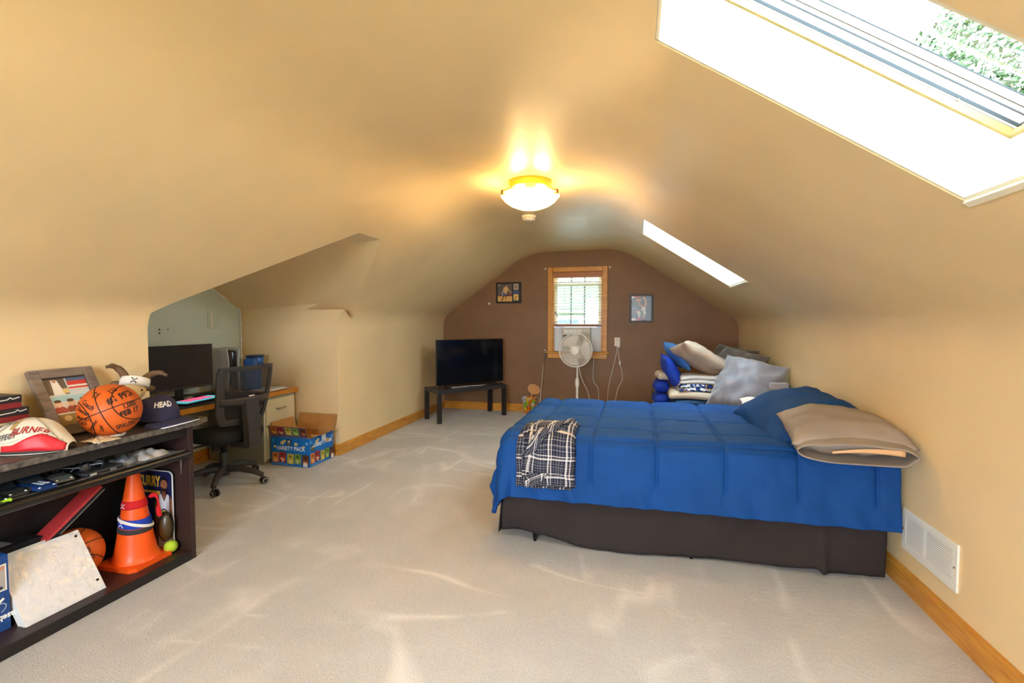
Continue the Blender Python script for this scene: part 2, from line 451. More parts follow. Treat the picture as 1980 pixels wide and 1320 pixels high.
# baseboards: flat board with a stepped top
def baseboard(name, p0, p1, off, m, h=.108):
    p0 = Vector(p0); p1 = Vector(p1); d = (p1-p0); L = d.length; ang = math.atan2(d.y, d.x)
    sec = [(0, 0), (.018, 0), (.018, h-.03), (.013, h-.022), (.013, h-.012), (.006, h), (0, h)]
    b = B(); A = [b.bm.verts.new((0, -y*off, z)) for y, z in sec]; C = [b.bm.verts.new((L, -y*off, z)) for y, z in sec]
    b.bm.faces.new(A); b.bm.faces.new(C[::-1])
    for i in range(7): b.bm.faces.new([A[i], A[(i+1) % 7], C[(i+1) % 7], C[i]])
    b.warp(lambda v: p0+Matrix.Rotation(ang, 3, 'Z') @ v)
    return struct(b.obj(name, m))
baseboard('baseboard_right', (XR, YF, 0), (XR, YB, 0), -1, M_OAKY)
baseboard('baseboard_back', (XL, YB, 0), (XR-.02, YB, 0), 1, M_OAKH)
baseboard('baseboard_left', (XL, DY1-.018, 0), (XL, YB-.02, 0), 1, M_OAKY)
baseboard('baseboard_alcove', (DXB+.003, DY0, 0), (DXB+.003, DY1, 0), 1, M_OAKY)
baseboard('baseboard_jamb', (DXB+.02, DY1, 0), (XL, DY1, 0), 1, M_OAKH)

# gable window: casing, stool, apron, jambs, two sashes with glazing bars
WX0, WX1, WZ0, WZ1 = -1.157, -.452, .885, 2.012
w1 = struct(B().span((WX0-.065, YB-.022, WZ0), (WX0+.004, YB, WZ1+.065), bev=.006).obj('window_1', M_OAK))
B().span((WX1-.004, YB-.022, WZ0), (WX1+.065, YB, WZ1+.065), bev=.006).obj('casing_side', M_OAK, w1)
B().span((WX0+.004, YB-.021, WZ1-.004), (WX1-.004, YB, WZ1+.064), bev=.006).obj('casing_head', M_OAKH, w1)
B().span((WX0-.10, YB-.055, WZ0-.024), (WX1+.10, YB+.10, WZ0), bev=.008).obj('stool', M_OAKH, w1)
B().span((WX0-.065, YB-.022, WZ0-.095), (WX1+.065, YB, WZ0-.024), bev=.006).obj('apron', M_OAKH, w1)
for x0, x1 in ((WX0, WX0+.02), (WX1-.02, WX1)):
    B().span((x0, YB, WZ0), (x1, YB+.15, WZ1)).obj('jamb', M_OAK, w1)
B().span((WX0, YB, WZ1-.02), (WX1, YB+.15, WZ1)).obj('head_jamb', M_OAKH, w1)
def sash(y, z0, z1, vb, name):
    x0, x1 = WX0+.02, WX1-.02; b = B()
    for a, c in (((x0, z0), (x0+.045, z1)), ((x1-.045, z0), (x1, z1)), ((x0+.045, z1-.045), (x1-.045, z1)), ((x0+.045, z0), (x1-.045, z0+.045))):
        b.span((a[0], y-.018, a[1]), (c[0], y+.018, c[1]), bev=.003)
    o = b.obj(name, M_WHITE, w1)
    for k in range(vb):
        x = x0+.045+(x1-x0-.09)*(k+1)/(vb+1)
        B().span((x-.011, y-.010, z0+.045), (x+.011, y+.010, z1-.045)).obj('glazing_bar', mat('grey_glazing_bar', (120, 126, 134), .5), o)
    B().span((x0+.045, y-.002, z0+.045), (x1-.045, y+.002, z1-.045)).obj('pane', M_PANE, o)
    return o
sash(YB+.115, 1.40, WZ1-.02, 2, 'upper_sash')
sash(YB+.075, 1.235, 1.85, 2, 'lower_sash')
for x in (-1.258, -.36):
    tag(B().box((x, YB-.007, 2.058), (.022, .014, .032), bev=.004).obj('rod_bracket', mat('ivory_plastic', (236, 226, 206), .4)),
        'small ivory curtain rod bracket %s of the window head' % ('left' if x < -1 else 'right'), 'bracket', 'curtain rod brackets')
tag(B().lathe([(0, .010), (.013, .008), (.016, 0), (.016, -.004), (0, -.004)], 12, (-2.098, YB-.005, 1.571), (PI/2, 0, 0)).obj('adhesive_hook', mat('ivory_plastic', (236, 226, 206), .4)),
    'tiny ivory adhesive hook on the brown wall below the dribbling-player picture', 'hook')

# skylight units
M_CURB = mat('weathered_curb', (150, 124, 74), .5)
for k, (y0, y1) in enumerate(SKY):
    r = B(); t = .018                                               # thin face casing around the opening
    for a in ((-t, S_LEN+t, y0-t, y0+.002), (-t, S_LEN+t, y1-.002, y1+t), (-t, .002, y0, y1), (S_LEN-.002, S_LEN+t, y0, y1)):
        sbox(r, *a, -.008, .004, bev=.002)
    w = struct(r.obj('window_%d' % (k+2), M_CREAMW))
    for nm, a in (('well_board', (0, S_LEN, y1-.012, y1+.004)), ('well_board', (0, S_LEN, y0-.004, y0+.012)),
                  ('well_board', (-.004, .012, y0, y1)), ('well_board', (S_LEN-.012, S_LEN+.004, y0, y1))):
        sbox(B(), *a, 0.002, .17).obj(nm, M_CREAMW, w)
    r = B()
    for a in ((0, S_LEN, y1-.022, y1), (0, S_LEN, y0, y0+.022), (0, .022, y0, y1), (S_LEN-.022, S_LEN, y0, y1)): sbox(r, *a, .17, .188)
    r.obj('curb_strip', M_CURB, w)
    r = B()
    for st, (d0, d1, i0, i1) in enumerate([(.188, .284, -.01, .018), (.207, .224, .012, .028), (.234, .284, .012, .042)]):
        for a in ((i0*0, S_LEN, y1-i1, y1-i0), (0, S_LEN, y0+i0, y0+i1), (i0, i1, y0+i1, y1-i1), (S_LEN-i1, S_LEN-i0, y0+i1, y1-i1)):
            sbox(r, *a, d0, d1, bev=.004)
    r.obj('frame', M_WHITE, w)
    for d0, d1, i_, gm in ((.189, .1905, .018, 'grey'), (.197, .205, .018, 'grey'), (.2255, .2295, .018, 'grey'), (.2315, .2335, .034, 'brown'), (.2465, .2495, .046, 'grey')):
        r = B(); e_ = .0025
        for a in ((0, S_LEN, y1-i_-e_, y1-i_), (0, S_LEN, y0+i_, y0+i_+e_), (i_, i_+e_, y0+i_, y1-i_), (S_LEN-i_-e_, S_LEN-i_, y0+i_, y1-i_)): sbox(r, *a, d0, d1)
        r.obj('gasket', mat('grey_rubber_gasket', (44, 50, 58), .7) if gm == 'grey' else mat('brown_rubber_gasket', (50, 36, 28), .7), w)
    r = B(); i0, i1 = .042, .060
    for a in ((i0, S_LEN-i0, y1-i1, y1-i0), (i0, S_LEN-i0, y0+i0, y0+i1), (i0, i1, y0+i1, y1-i1), (S_LEN-i1, S_LEN-i0, y0+i1, y1-i1)):
        sbox(r, *a, .250, .284, bev=.003)
    sa = r.obj('sash', M_WHITE, w)
    sbox(B(), i1, S_LEN-i1, y0+i1, y1-i1, .272, .278).obj('pane', M_PANE, sa)
    m = Matrix.Identity(4); c = sk(S_LEN*.82, y1-.0185, .1935)
    B().lathe([(.004, 0), (.004, .002), (.003, .003), (0, .003)], 10, c, (PI/2, 0, 0)).obj('screw_cap', mat('dark_screw', (120, 96, 70), .4, .6), w)
    portal('skylight_portal', sk(S_LEN/2, (y0+y1)/2, .31), -SN, S_LEN+.1, y1-y0+.1)
portal('window_portal', ((WX0+WX1)/2, YB+.22, (WZ0+WZ1)/2), (0, -1, 0), .72, 1.15)

# added window behind the camera, unseen, lets in fill daylight
w_fill = struct(B().span((-1.72, YF-.1, .68), (-1.65, YF-.075, 2.17)).span((.05, YF-.1, .68), (.12, YF-.075, 2.17))
            .span((-1.65, YF-.1, 2.1), (.05, YF-.075, 2.17)).span((-1.65, YF-.1, .68), (.05, YF-.075, .75)).obj('window_4', M_OAK))
b = B()
for x in (-1.63, -.8, .03): b.span((x-.02, YF-.2, .75), (x+.02, YF-.16, 2.1))
for z in (.77, 2.08): b.span((-1.65, YF-.2, z-.02), (.05, YF-.16, z+.02))
b.obj('sash', M_WHITE, w_fill)
portal('window_portal', (-.8, YF-.3, 1.42), (0, 1, 0), 1.75, 1.4)  # sky sampling through the added fill window
# ------------------------------------------------------------------ bed
M_COMF = mat('royal_blue_microfibre', (20, 74, 146), .7, spec=.2, vary=(5, .08), bump=(260, .10, .002))
M_SKIRT = mat('charcoal_cotton', (56, 50, 51), .9, spec=.2, vary=(4, .10), bump=(300, .15, .002))
M_SHEET = mat('white_sheet', (226, 226, 226), .8)
M_BLACKM = mat('black_metal', (26, 26, 27), .4, .6)
BX0, BX1, BY0, BY1, BZ = -.76, 1.26, 2.83, 4.18, .585
bed = thing('bed', 'full-size bed with charcoal skirt and thin black metal legs against the yellow wall', 'bed', (0,0,0))
B().span((BX0+.03, BY0+.03, .34), (BX1, BY1-.03, BZ), bev=.05).obj('mattress', M_SHEET, bed, smooth=40)
B().span((BX0+.03, BY0+.03, .17), (BX1, BY1-.03, .34), bev=.02).obj('box_spring', mat('box_spring_ticking', (190, 184, 172), .8), bed)
b = B()
for y in (BY0+.04, (BY0+BY1)/2, BY1-.04): b.span((BX0+.04, y-.018, .13), (BX1-.01, y+.018, .17))
for x in (BX0+.05, .3, BX1-.05): b.span((x-.018, BY0+.04, .132), (x+.018, BY1-.04, .168))
b.obj('metal_frame', M_BLACKM, bed)
for x, y in ((-.575, 2.815), (.31, 2.815), (1.18, 2.86), (-.575, 4.12), (.31, 4.12), (1.18, 4.12)):
    B().prism([(-.022, -.016), (.022, -.016), (.022, .016), (-.022, .016)], .135, (x, y, 0)).warp(lambda v: (x+(v.x-x)*(.35+.65*v.z/.135), y+(v.y-y)*(.5+.5*v.z/.135), v.z)).obj('leg', M_BLACKM, bed)
# skirt: cloth round the near side and the foot, gathered at the corner, with a split near the head
def skirt_near(u, v):
    x = BX0-.01+u*(1.245-BX0)
    drop = .055+.02*nz(x*2.2, 3)-.045*sm(x, -.6, -.2)+.03*sm(x, .2, 1.)-.0*v
    drop = {0: drop}[0]
    if x > .93: drop = .02+.02*abs(nz(x*6))
    z = .36+(max(.006, drop)-.36)*v
    fold = .022*math.sin(x*7+1.3*v)+.04*nz(x*3.1, v*1.3, 2)+.026*nz(x*9, v*.6, 5)
    if x < -.35: fold += .02*math.sin(x*26+v*3)*v*sm(x, -.35, -.6)*1
    diag = .016*math.sin((x*5-v*3.2))*v*sm(x, .2, -.5)
    gap = -.03*math.exp(-((x-.945)/.02)**2)
    return Vector((x, BY0-.018-.022*v+fold*(.35+.65*v)*-.6-diag-gap*v*-1, z))
def skirt_foot(u, v):
    y = BY0-.02+u*(BY1-BY0+.02)
    z = .36+(.03+.015*nz(y*3)-.36)*v
    return Vector((BX0-.012-.025*v+.014*math.sin(y*11)*v, y, z))
b = B(); b.grid(skirt_near, 170, 16); o = b.obj('skirt_panel', M_SKIRT, bed, smooth=180)
o.modifiers.new('t', 'SOLIDIFY').thickness = .004
b = B(); b.grid(skirt_foot, 60, 10); o = b.obj('skirt_panel', M_SKIRT, bed, smooth=180); o.modifiers.new('t', 'SOLIDIFY').thickness = .004

# comforter: a stitched grid of soft pockets, draped over the edges, the free corner hanging in a cone
CX0, CX1, CY0, CY1 = -.79, 1.275, 2.80, 4.20
SEAMX = [-.96, -.61, -.245, .12, .475, .83, 1.18]; SEAMY = [2.46, 2.84, 3.07, 3.45, 3.83, 4.2, 4.5]
def seamd(v, S): return min(abs(v-s) for s in S)
R_ = .075
def drape(fx, fy):
    """fabric coordinates -> space; fx runs past the foot, fy past both sides"""
    a = max(0., (CX0+R_)-fx); bN = max(0., (CY0+R_)-fy); bF = max(0., fy-(CY1-R_))
    bb = bN if bN > 0 else bF; sgn = -1 if bN > 0 else 1
    rho = math.hypot(a, bb)
    cx = max(fx, CX0+R_); cy = min(max(fy, CY0+R_), CY1-R_)
    qa = R_*PI/2
    if rho > 0:
        dx, dy = -a/rho, sgn*bb/rho
        if rho < qa: out = R_*math.sin(rho/R_); dz = R_*(1-math.cos(rho/R_)); nn = Vector((dx*math.sin(rho/R_), dy*math.sin(rho/R_), math.cos(rho/R_)))
        else:
            h = rho-qa; out = R_+(.10+.14*min(a, bb)/max(a, bb, 1e-6))*h; dz = R_+h*.985; nn = Vector((dx, dy, .1)).normalized()
    else: dx = dy = out = dz = 0.; nn = Vector((0, 0, 1))
    hang = sm(rho, qa, .5)
    sx = seamd(fx, SEAMX); sy = seamd(fy, SEAMY)
    if fy < 2.80: sy = max(sy, .2); 
    if fy < 2.62: sx = max(sx, .04*sm(fy, 2.62, 2.50))
    puff = .012*(1-math.exp(-(sx/.05)))*(1-math.exp(-(sy/.05)))+.016*(1-math.exp(-(sx/.009)))*(1-math.exp(-(sy/.009)))
    # hem: pillow-soft rounding and small gathers along the lower edge
    wr = .007*nz(fx*7, fy*7, 1)+.004*nz(fx*17, fy*15, 4)+.010*nz(fx*2.3, fy*2.0, 8)
    hemd = min(fy-FY0, fx-FX0)
    g = sm(hemd, .17, .02)*sm(rho, .1, .3)
    wr += g*(.022*nz(fx*11+fy*5, fy*3, 7)+.012*math.sin(fx*31+5*nz(fx*3, 1)+fy*20)*abs(nz(fx*4, 5))*2)
    if a > 0 and bN > 0: wr += .035*math.sin(math.atan2(bN, a)*6.0+.6)*sm(rho, .15, .5)
    p = Vector((cx+dx*out, cy+dy*out, BZ+.045-dz))+nn*(puff+wr*.8)
    return p
FX0, FX1, FY0, FY1 = -1.075, 1.275, 2.475, 4.50
def cfn(u, v):
    fx = FX0+u*(FX1-FX0); fy = FY0+v*(FY1-FY0)
    # the free corner is rounded off
    ca, cb = FX0+.07-fx, FY0+.07-fy
    if ca > 0 and cb > 0:
        h = max(ca, cb); k = h/math.hypot(ca, cb); fx = FX0+.07-ca*k; fy = FY0+.07-cb*k
    return drape(fx, fy)
b = B(); b.grid(cfn, 400, 340)
comf = tag(b.obj('comforter', M_COMF, smooth=180), 'royal blue quilted comforter draped over the bed', 'comforter')
md = comf.modifiers.new('t', 'SOLIDIFY'); md.thickness = .022; md.offset = -1
# ------------------------------------------------------------------ black bookcase along the left wall
M_BLK = mat('black_laminate', (34, 31, 30), .38, vary=(30, .25), bump=(200, .04, .001))
M_BLKTOP = mat('worn_brown_black_laminate', (74, 60, 52), .36, vary=(9, .0, 6), col2=(48, 40, 36), stretch=(8, 1, 1))
M_PLUM = mat('plum_brown_laminate', (58, 40, 38), .4, vary=(6, .2))
M_EDGE = mat('worn_edge', (120, 112, 106), .4, vary=(40, .5))
M_GREYT = mat('grey_tray_board', (150, 158, 160), .5)
bc = thing('low_bookcase', 'low black bookcase with a pull-out tray along the left knee wall', 'bookcase', (0,0,0))
KX0, KX1, KY0, KY1 = -2.80, -2.37, .72, 2.148
B().prism([(KX0, KY0-.02), (KX1+.012, KY0-.02), (KX1+.012, 2.17), (KX1-.03, 2.262), (KX0, 2.262)], .03, (0, 0, .738)).obj('top_board', M_BLKTOP, bc)
B().prism([(KX1+.010, KY0-.02), (KX1+.016, KY0-.02), (KX1+.016, 2.172), (KX1-.028, 2.268), (KX1-.034, 2.266), (KX1+.010, 2.168)], .026, (0, 0, .740)).obj('top_edge_band', M_EDGE, bc)
for y in (KY0, KY1-.028): B().span((KX0, y, 0), (KX1, y+.028, .738), bev=.002).obj('side_panel', M_PLUM if y > 1 else M_BLK, bc)
B().span((KX0, KY0+.028, .05), (KX0+.008, KY1-.028, .738)).obj('back_panel', M_BLK, bc)
B().span((KX0+.008, KY0+.028, 0), (KX1, KY1-.028, .05), bev=.003).obj('bottom_shelf', M_PLUM, bc)
B().span((KX1-.004, KY0+.028, .001), (KX1+.003, KY1-.028, .0495), bev=.002).obj('bottom_edge_band', M_BLK, bc)
B().span((KX1-.03, KY0+.028, .69), (KX1-.012, KY1-.028, .738)).obj('front_rail', M_BLK, bc)
tray = B().span((KX0+.05, KY0+.045, .592), (KX1-.01, KY1-.042, .606)).obj('sliding_tray', M_GREYT, bc)
B().span((KX0+.06, KY0+.055, .606), (KX1-.02, 1.80, .6085)).obj('tray_mat', mat('black_felt', (32, 34, 38), .95), tray)
B().span((KX0+.042, KY0+.045, .592), (KX0+.05, KY1-.042, .675)).obj('tray_back', mat('pale_tray_back', (206, 212, 198), .6), tray)
B().tube([(KX1-.002, KY0+.04, .590), (KX1-.002, KY1-.030, .590)], .021, 14).obj('tray_bullnose', mat('black_gloss_bullnose', (30, 28, 28), .22), tray, smooth=50)
for z in (.603, .612): B().span((KX1-.020, KY0+.042, z), (KX1-.013, KY1-.036, z+.004)).obj('tray_lip', M_EDGE, tray)
B().prism([(-.010, 0), (.010, 0), (.001, -.10), (-.001, -.10)], .003, (KX1-.05, KY1-.0335, .575), (PI/2, 0, 0)).obj('runner_bracket', mat('steel_bracket', (190, 186, 182), .35, .8), bc)

# --- signed basketball
M_BALL = mat('orange_basketball_leather', (214, 96, 28), .48, vary=(3, .06), bump=(420, .25, .0012))
M_SEAM = mat('black_rubber_seam', (24, 20, 18), .6)
CAM = Vector((0, 0, HCAM))
def basketball(name, c, r, P0, e1, label, marks, stand=False):
    """P0: where the two straight seams cross, e1: along the seam that runs to the two oval seams"""
    P0 = Vector(P0).normalized(); e1 = Vector(e1); e1 = (e1-P0*e1.dot(P0)).normalized(); e2 = P0.cross(e1)
    t = thing(name, label, 'ball', c)
    B().ball((0,0,0), r, 48, 32).obj('ball_cover', M_BALL, t, smooth=180)
    sr = r*1.003; b = B()
    for (a, d) in ((P0, e2), (P0, e1)):
        b.tube([sr*(a*math.cos(k*PI/36)+d*math.sin(k*PI/36)) for k in range(72)], r*.018, 6, closed=True)
    for sg in (1, -1):
        pts = []
        for k in range(72):
            ph = 2*PI*k/72; ro = math.radians(44+24*math.cos(ph)**2)
            pts.append(sr*(e1*sg*math.cos(ro)+(P0*math.cos(ph)+e2*math.sin(ph))*math.sin(ro)))
        b.tube(pts, r*.018, 6, closed=True)
    b.obj('seam', M_SEAM, t, smooth=60)
    def wrap(v):
        ax, ay = v.x, v.y
        d = P0*math.cos(ax)*math.cos(ay)+e1*math.sin(ax)*math.cos(ay)+e2*math.sin(ay)
        return d*(r*1.006+v.z)
    pr = Print(0)
    for (txt, ax, ay, size, rot, bold, sx, sh) in marks: pr.text(txt, ax, ay, size, (28, 20, 18), rot, bold, sx, sh)
    pr.obj('lettering', t, fn=wrap, m=print_mat('marker_ink', .5))
    return t
bc1 = Vector((-2.439, 1.768, .8925)); br = .1243
vd = (CAM-bc1).normalized(); rt = vd.cross(Vector((0, 0, 1))).normalized()*-1; up = rt.cross(vd)*-1
if up.z < 0: up = -up
P0 = (vd-.30*rt-.05*up)
basketball('basketball', bc1, br, P0, rt*.94+up*.34, 'signed orange basketball on the bookcase top with black marker writing',
    [('LU', .72, .66, .30, .25, .010, 1, 0), ('#1 PFIR', .82, .30, .34, .06, .013, .95, 0), ('1,000', .92, -.10, .28, .02, .008, .85, 0),
     ('FEB 17', .86, -.36, .28, .02, .012, .95, 0), ('SPALDING', .72, -.86, .30, -.05, .008, .85, .25), ('Coach', -.34, .45, .26, -.9, .008, .9, .2),
     ('Duncan', -.58, .28, .22, -.75, .007, .9, .2), ('Matt #21', -.66, .02, .19, -.5, .005, .9, .2), ('#23', -.76, -.14, .18, -.4, .005, 1, .2),
     ('Brandon', -.52, -.36, .20, .45, .005, .9, .2), ('Levi', -.34, -.60, .22, .9, .006, .9, .2), ('Ty', .02, .74, .36, -.3, .010, 1, .3)])
tag(B().lathe([(.030, 0), (.052, 0), (.056, .006), (.050, .018), (.036, .014), (.030, .004)], 20, (bc1.x, bc1.y, .7682)).obj('ball_stand', mat('white_plastic', (232, 230, 224), .4), smooth=40),
    'small white ring stand under the signed basketball', 'stand')
basketball('basketball', Vector((-2.668, 1.738, .1728)), .122, (CAM-Vector((-2.668, 1.738, .172)))+Vector((-.2, -.35, .6)), (.15, .35, -1),
    'orange basketball on the bottom shelf between white binder and traffic cone', [('SPALDING', .5, .5, .16, 0, .003, .9, .2)])

# --- photo collage in a grey wood frame, leaning on the wall
M_GREYW = mat('grey_barn_wood', (142, 126, 114), .6, vary=(10, .0, 6), col2=(108, 94, 84), stretch=(1, 1, 6))
fr = thing('picture_frame', 'grey wooden frame with a photo collage leaning on the wall behind the basketball', 'picture frame', (0,0,0))
O_ = Vector((-2.625, 1.645, .769)); YD = Vector((-.02, 1, 0)).normalized(); T_ = Vector((-2.795, 1.665, 1.072)); UD = (T_-O_); FH = UD.length; FW = .285
FM = frame_mtx(O_, YD, UD)
def fbox(x0, x1, y0, y1, z0, z1, nm, m, par, bev=.003):
    b = B().span((x0, y0, z0), (x1, y1, z1), bev=bev); b.warp(lambda v: FM @ v); return b.obj(nm, m, par)
fw = .045
fbox(0, fw, 0, FH, 0, .024, 'frame_rail', M_GREYW, fr); fbox(FW-fw, FW, 0, FH, 0, .024, 'frame_rail', M_GREYW, fr)
fbox(fw, FW-fw, FH-fw, FH, 0, .0235, 'frame_rail', M_GREYW, fr); fbox(fw, FW-fw, 0, fw, 0, .0235, 'frame_rail', M_GREYW, fr)
fbox(fw-.004, FW-fw+.004, fw-.004, FH-fw+.004, .002, .010, 'backing', mat('dark_backing', (44, 38, 34), .7), fr, 0)
p = Print(); x0, x1, y0, y1 = fw+.004, FW-fw-.004, fw+.004, FH-fw-.006; W = x1-x0; Hh = y1-y0
p.rect(x0, y0, x1, y1, (206, 214, 214))
p.rect(x0, y0+.66*Hh, x0+.50*W, y1, (104, 88, 76)).poly([(x0+.14*W, y0+.66*Hh), (x0+.40*W, y0+.66*Hh), (x0+.32*W, y1-.03*Hh), (x0+.18*W, y1-.02*Hh)], (236, 228, 218))
p.ell(x0+.25*W, y1-.05*Hh, .05*W, .035*Hh, (190, 140, 110)).rect(x0+.36*W, y0+.68*Hh, x0+.50*W, y0+.78*Hh, (226, 196, 130))
p.rect(x0+.53*W, y0+.74*Hh, x1, y1, (206, 60, 56)).rect(x0+.53*W, y0+.80*Hh, x1, y0+.84*Hh, (236, 224, 214)).rect(x0+.53*W, y0+.74*Hh, x1, y0+.765*Hh, (236, 200, 190))
p.rect(x0+.53*W, y0+.93*Hh, x1, y1, (90, 96, 130))
p.rect(x0, y0+.28*Hh, x1, y0+.62*Hh, (224, 214, 200)).rect(x0, y0+.50*Hh, x1, y0+.62*Hh, (168, 206, 214))
for fx, col, sk_ in ((.13, (178, 70, 58), (226, 186, 160)), (.42, (150, 62, 50), (222, 176, 146)), (.74, (206, 150, 130), (196, 142, 110))):
    p.ell(x0+fx*W, y0+.31*Hh, .15*W, .10*Hh, col); p.ell(x0+fx*W, y0+.46*Hh, .085*W, .075*Hh, sk_); p.ell(x0+fx*W, y0+.515*Hh, .085*W, .035*Hh, (92, 68, 52))
p.rect(x0, y0, x1, y0+.25*Hh, (150, 120, 70)).rect(x0, y0+.235*Hh, x1, y0+.26*Hh, (238, 232, 222))
for fx, fy in ((.2, .14), (.5, .09), (.72, .14), (.88, .07)): p.ell(x0+fx*W, y0+fy*Hh, .09*W, .06*Hh, (220, 190, 130))
p.obj('photo_collage', fr, FM @ Matrix.Translation((0, 0, .0105)), m=print_mat('photo_paper', .25))
B().span((.1, .05, -.006), (.18, FH*.8, -.001)).warp(lambda v: FM @ v).obj('easel_back', mat('dark_backing', (44, 38, 34), .7), fr)

# --- golf driver head cover
M_LEATH = mat('white_leatherette', (226, 220, 206), .45, vary=(8, .05), bump=(50, .12, .003))
hc = thing('golf_head_cover', 'white and red padded golf club head cover on the bookcase top', 'head cover', (-2.485, 1.485, .7685), math.radians(24))
HL, HH = .29, .130
def hc_pt(u, v, off=0.):
    """u 0..1 back to toe, v 0..1 round from the front hem over the top to the rear hem"""
    x = (u-.5)*HL; e = max(0., 1-(2*u-1)**2*(.92 if u > .5 else .80))
    hgt = HH*e**.5*(1-.12*sm(u, .55, 1))+.006; dep = .085*e**.5+.004
    a = PI*v; z = hgt*math.sin(a)**.8; y = -dep*math.cos(a)
    if u > .7: z *= 1-.25*sm(u, .7, 1.)
    n = Vector((0, -math.cos(a), math.sin(a)))
    return Vector((x, y, z+.002))+n*(off+.003*nz(x*20, v*4, 3))
b = B(); b.grid(lambda u, v: hc_pt(u, v), 40, 24); b.obj('cover_shell', M_LEATH, hc, smooth=180)
def strip(fu, nm, m, off, nu=40, nv=6):
    b = B(); b.grid(lambda u, v: hc_pt(*fu(u, v), off), nu, nv); o = b.obj(nm, m, hc, smooth=180); o.modifiers.new('t', 'SOLIDIFY').thickness = .002; return o
strip(lambda u, v: (.30+.69*u, .02+v*(.05+.20*sm(u, .15, .9))), 'red_panel', mat('red_leatherette', (206, 40, 52), .42), .0025)
strip(lambda u, v: (.10+.86*u, .095+.015*v+.20*sm(u, .35, 1.)*1.0), 'white_piping', M_LEATH, .004, nv=3)
strip(lambda u, v: (.03+.95*u, .005+.014*v), 'dark_hem', mat('charcoal_hem', (58, 52, 50), .6), .004, nv=3)
strip(lambda u, v: (.36+.05*v+.10*(u), .25+.55*u), 'tan_strap', mat('tan_fabric', (176, 142, 88), .7), .003, nv=4)
b = B(); b.tube([hc_pt(.04+.5*k/20, .12+.36*sm(k/20, 0, 1), .003) for k in range(21)]+[hc_pt(.54+.4*k/12, .48-.22*k/12, .003) for k in range(1, 13)], .002, 5)
b.obj('seam_piping', mat('brown_grey_piping', (150, 136, 120), .6), hc, smooth=60)
pr2 = Print(0)
for txt, u0, v0, s_, col, rot in (('EFFECT', .34, .155, .024, (90, 90, 96), .10), ('BURNER', .60, .235, .033, (160, 36, 46), .17), ('SUPERFAST', .22, .40, .020, (84, 80, 78), -.3)):
    V, Fc = text_mesh(txt, s_, .0006, .3)
    pr2._add([hc_pt(u0+(q.x*math.cos(rot)-q.y*math.sin(rot))/HL, v0+(q.x*math.sin(rot)+q.y*math.cos(rot))/.26, .0035) for q in V], Fc, col)
pr2.obj('lettering', hc)

# --- boxes at the left end of the top
M_CARD = mat('tan_card', (196, 178, 148), .6)
def carton(name, label, c, d, m, rotz=0., group=None, lid=None, prints=()):
    t = thing(name, label, 'box', c, rotz, group)
    B().span((-d[0]/2, -d[1]/2, 0), (d[0]/2, d[1]/2, d[2]*.82), bev=.002).obj('box_body', m, t)
    B().span((-d[0]/2-.002, -d[1]/2-.002, d[2]*.78), (d[0]/2+.002, d[1]/2+.002, d[2]), bev=.002).obj('box_lid', lid or m, t)
    return t
t = carton('gift_box', 'tan box with gold ring emblem under the black and red boxes', (-2.68, 1.455, .7685), (.15, .20, .115), M_CARD, lid=M_CARD)
p = Print().rect(-.07, .075, .085, .105, (26, 24, 24)).text('CHROME', .03, .090, .022, (236, 232, 224), 0, .001)
for r_, c_ in ((.036, (178, 132, 44)), (.030, (232, 196, 96)), (.024, (60, 60, 92)), (.017, (240, 236, 230))): p.ell(.058, .034, r_, r_, c_, 24)
p.obj('box_print', t, frame_mtx((.0775, 0, 0), (0, 1, 0), (0, 0, 1)))
for k, (yo, z0) in enumerate(((.012, .8845), (-.012, .9415))):
    t = thing('shoe_polish_box', '%s black and red box of the pair stacked on the tan box' % ('lower' if k == 0 else 'upper'), 'box', (-2.68, 1.45+yo, z0), 0, 'black and red boxes')
    B().span((-.07, -.09, 0), (.07, .085, .024), bev=.001).obj('box_body', mat('dark_red_card', (128, 34, 40), .5), t)
    B().span((-.071, -.091, .024), (.071, .086, .056), bev=.001).obj('box_lid', mat('black_card', (36, 33, 36), .5), t)
    Print().line([(-.02, .036), (.035, .040), (.045, .048), (.052, .040), (.078, .046)], .004, (226, 222, 220)).obj('box_print', t, frame_mtx((.0715, 0, 0), (0, 1, 0), (0, 0, 1)))
t = thing('clear_case', 'small clear plastic case behind the golf head cover', 'case', (-2.70, 1.62, .7685))
B().span((-.05, -.045, 0), (.05, .045, .075), bev=.004).obj('case_body', glass_mat('clear_plastic', (238, 240, 236), .05, .82), t)
B().tube([(.05, -.045, .075), (.05, .045, .075), (-.05, .045, .075), (-.05, -.045, .075)], .002, 5, closed=True).obj('case_rim', mat('white_plastic', (232, 230, 224), .4), t)
tag(B().hull([(-2.78, 1.70, .769), (-2.72, 1.70, .769), (-2.78, 1.88, .769), (-2.70, 1.88, .769), (-2.78, 1.72, .80), (-2.78, 1.86, .90), (-2.74, 1.87, .84), (-2.72, 1.71, .79)])
    .obj('black_pouch', mat('black_nylon', (20, 20, 22), .8)), 'black nylon pouch tucked behind the grey photo frame', 'pouch')
b = B(); b.grid(lambda u, v: Vector((-2.43+.11*u+.01*nz(u*5, v*5), 1.625+.10*v+.01*nz(v*7, u*3), .772+.014*abs(nz(u*6, v*6, 2))+.012*math.sin(u*PI)*math.sin(v*PI))), 16, 16)
o = tag(b.obj('plastic_wrapper', mat('clouded_wrapper', (206, 190, 160), .25, spec=.7), smooth=180), 'crumpled cloudy plastic wrapper in front of the signed basketball', 'wrapper')
o.modifiers.new('t', 'SOLIDIFY').thickness = .002

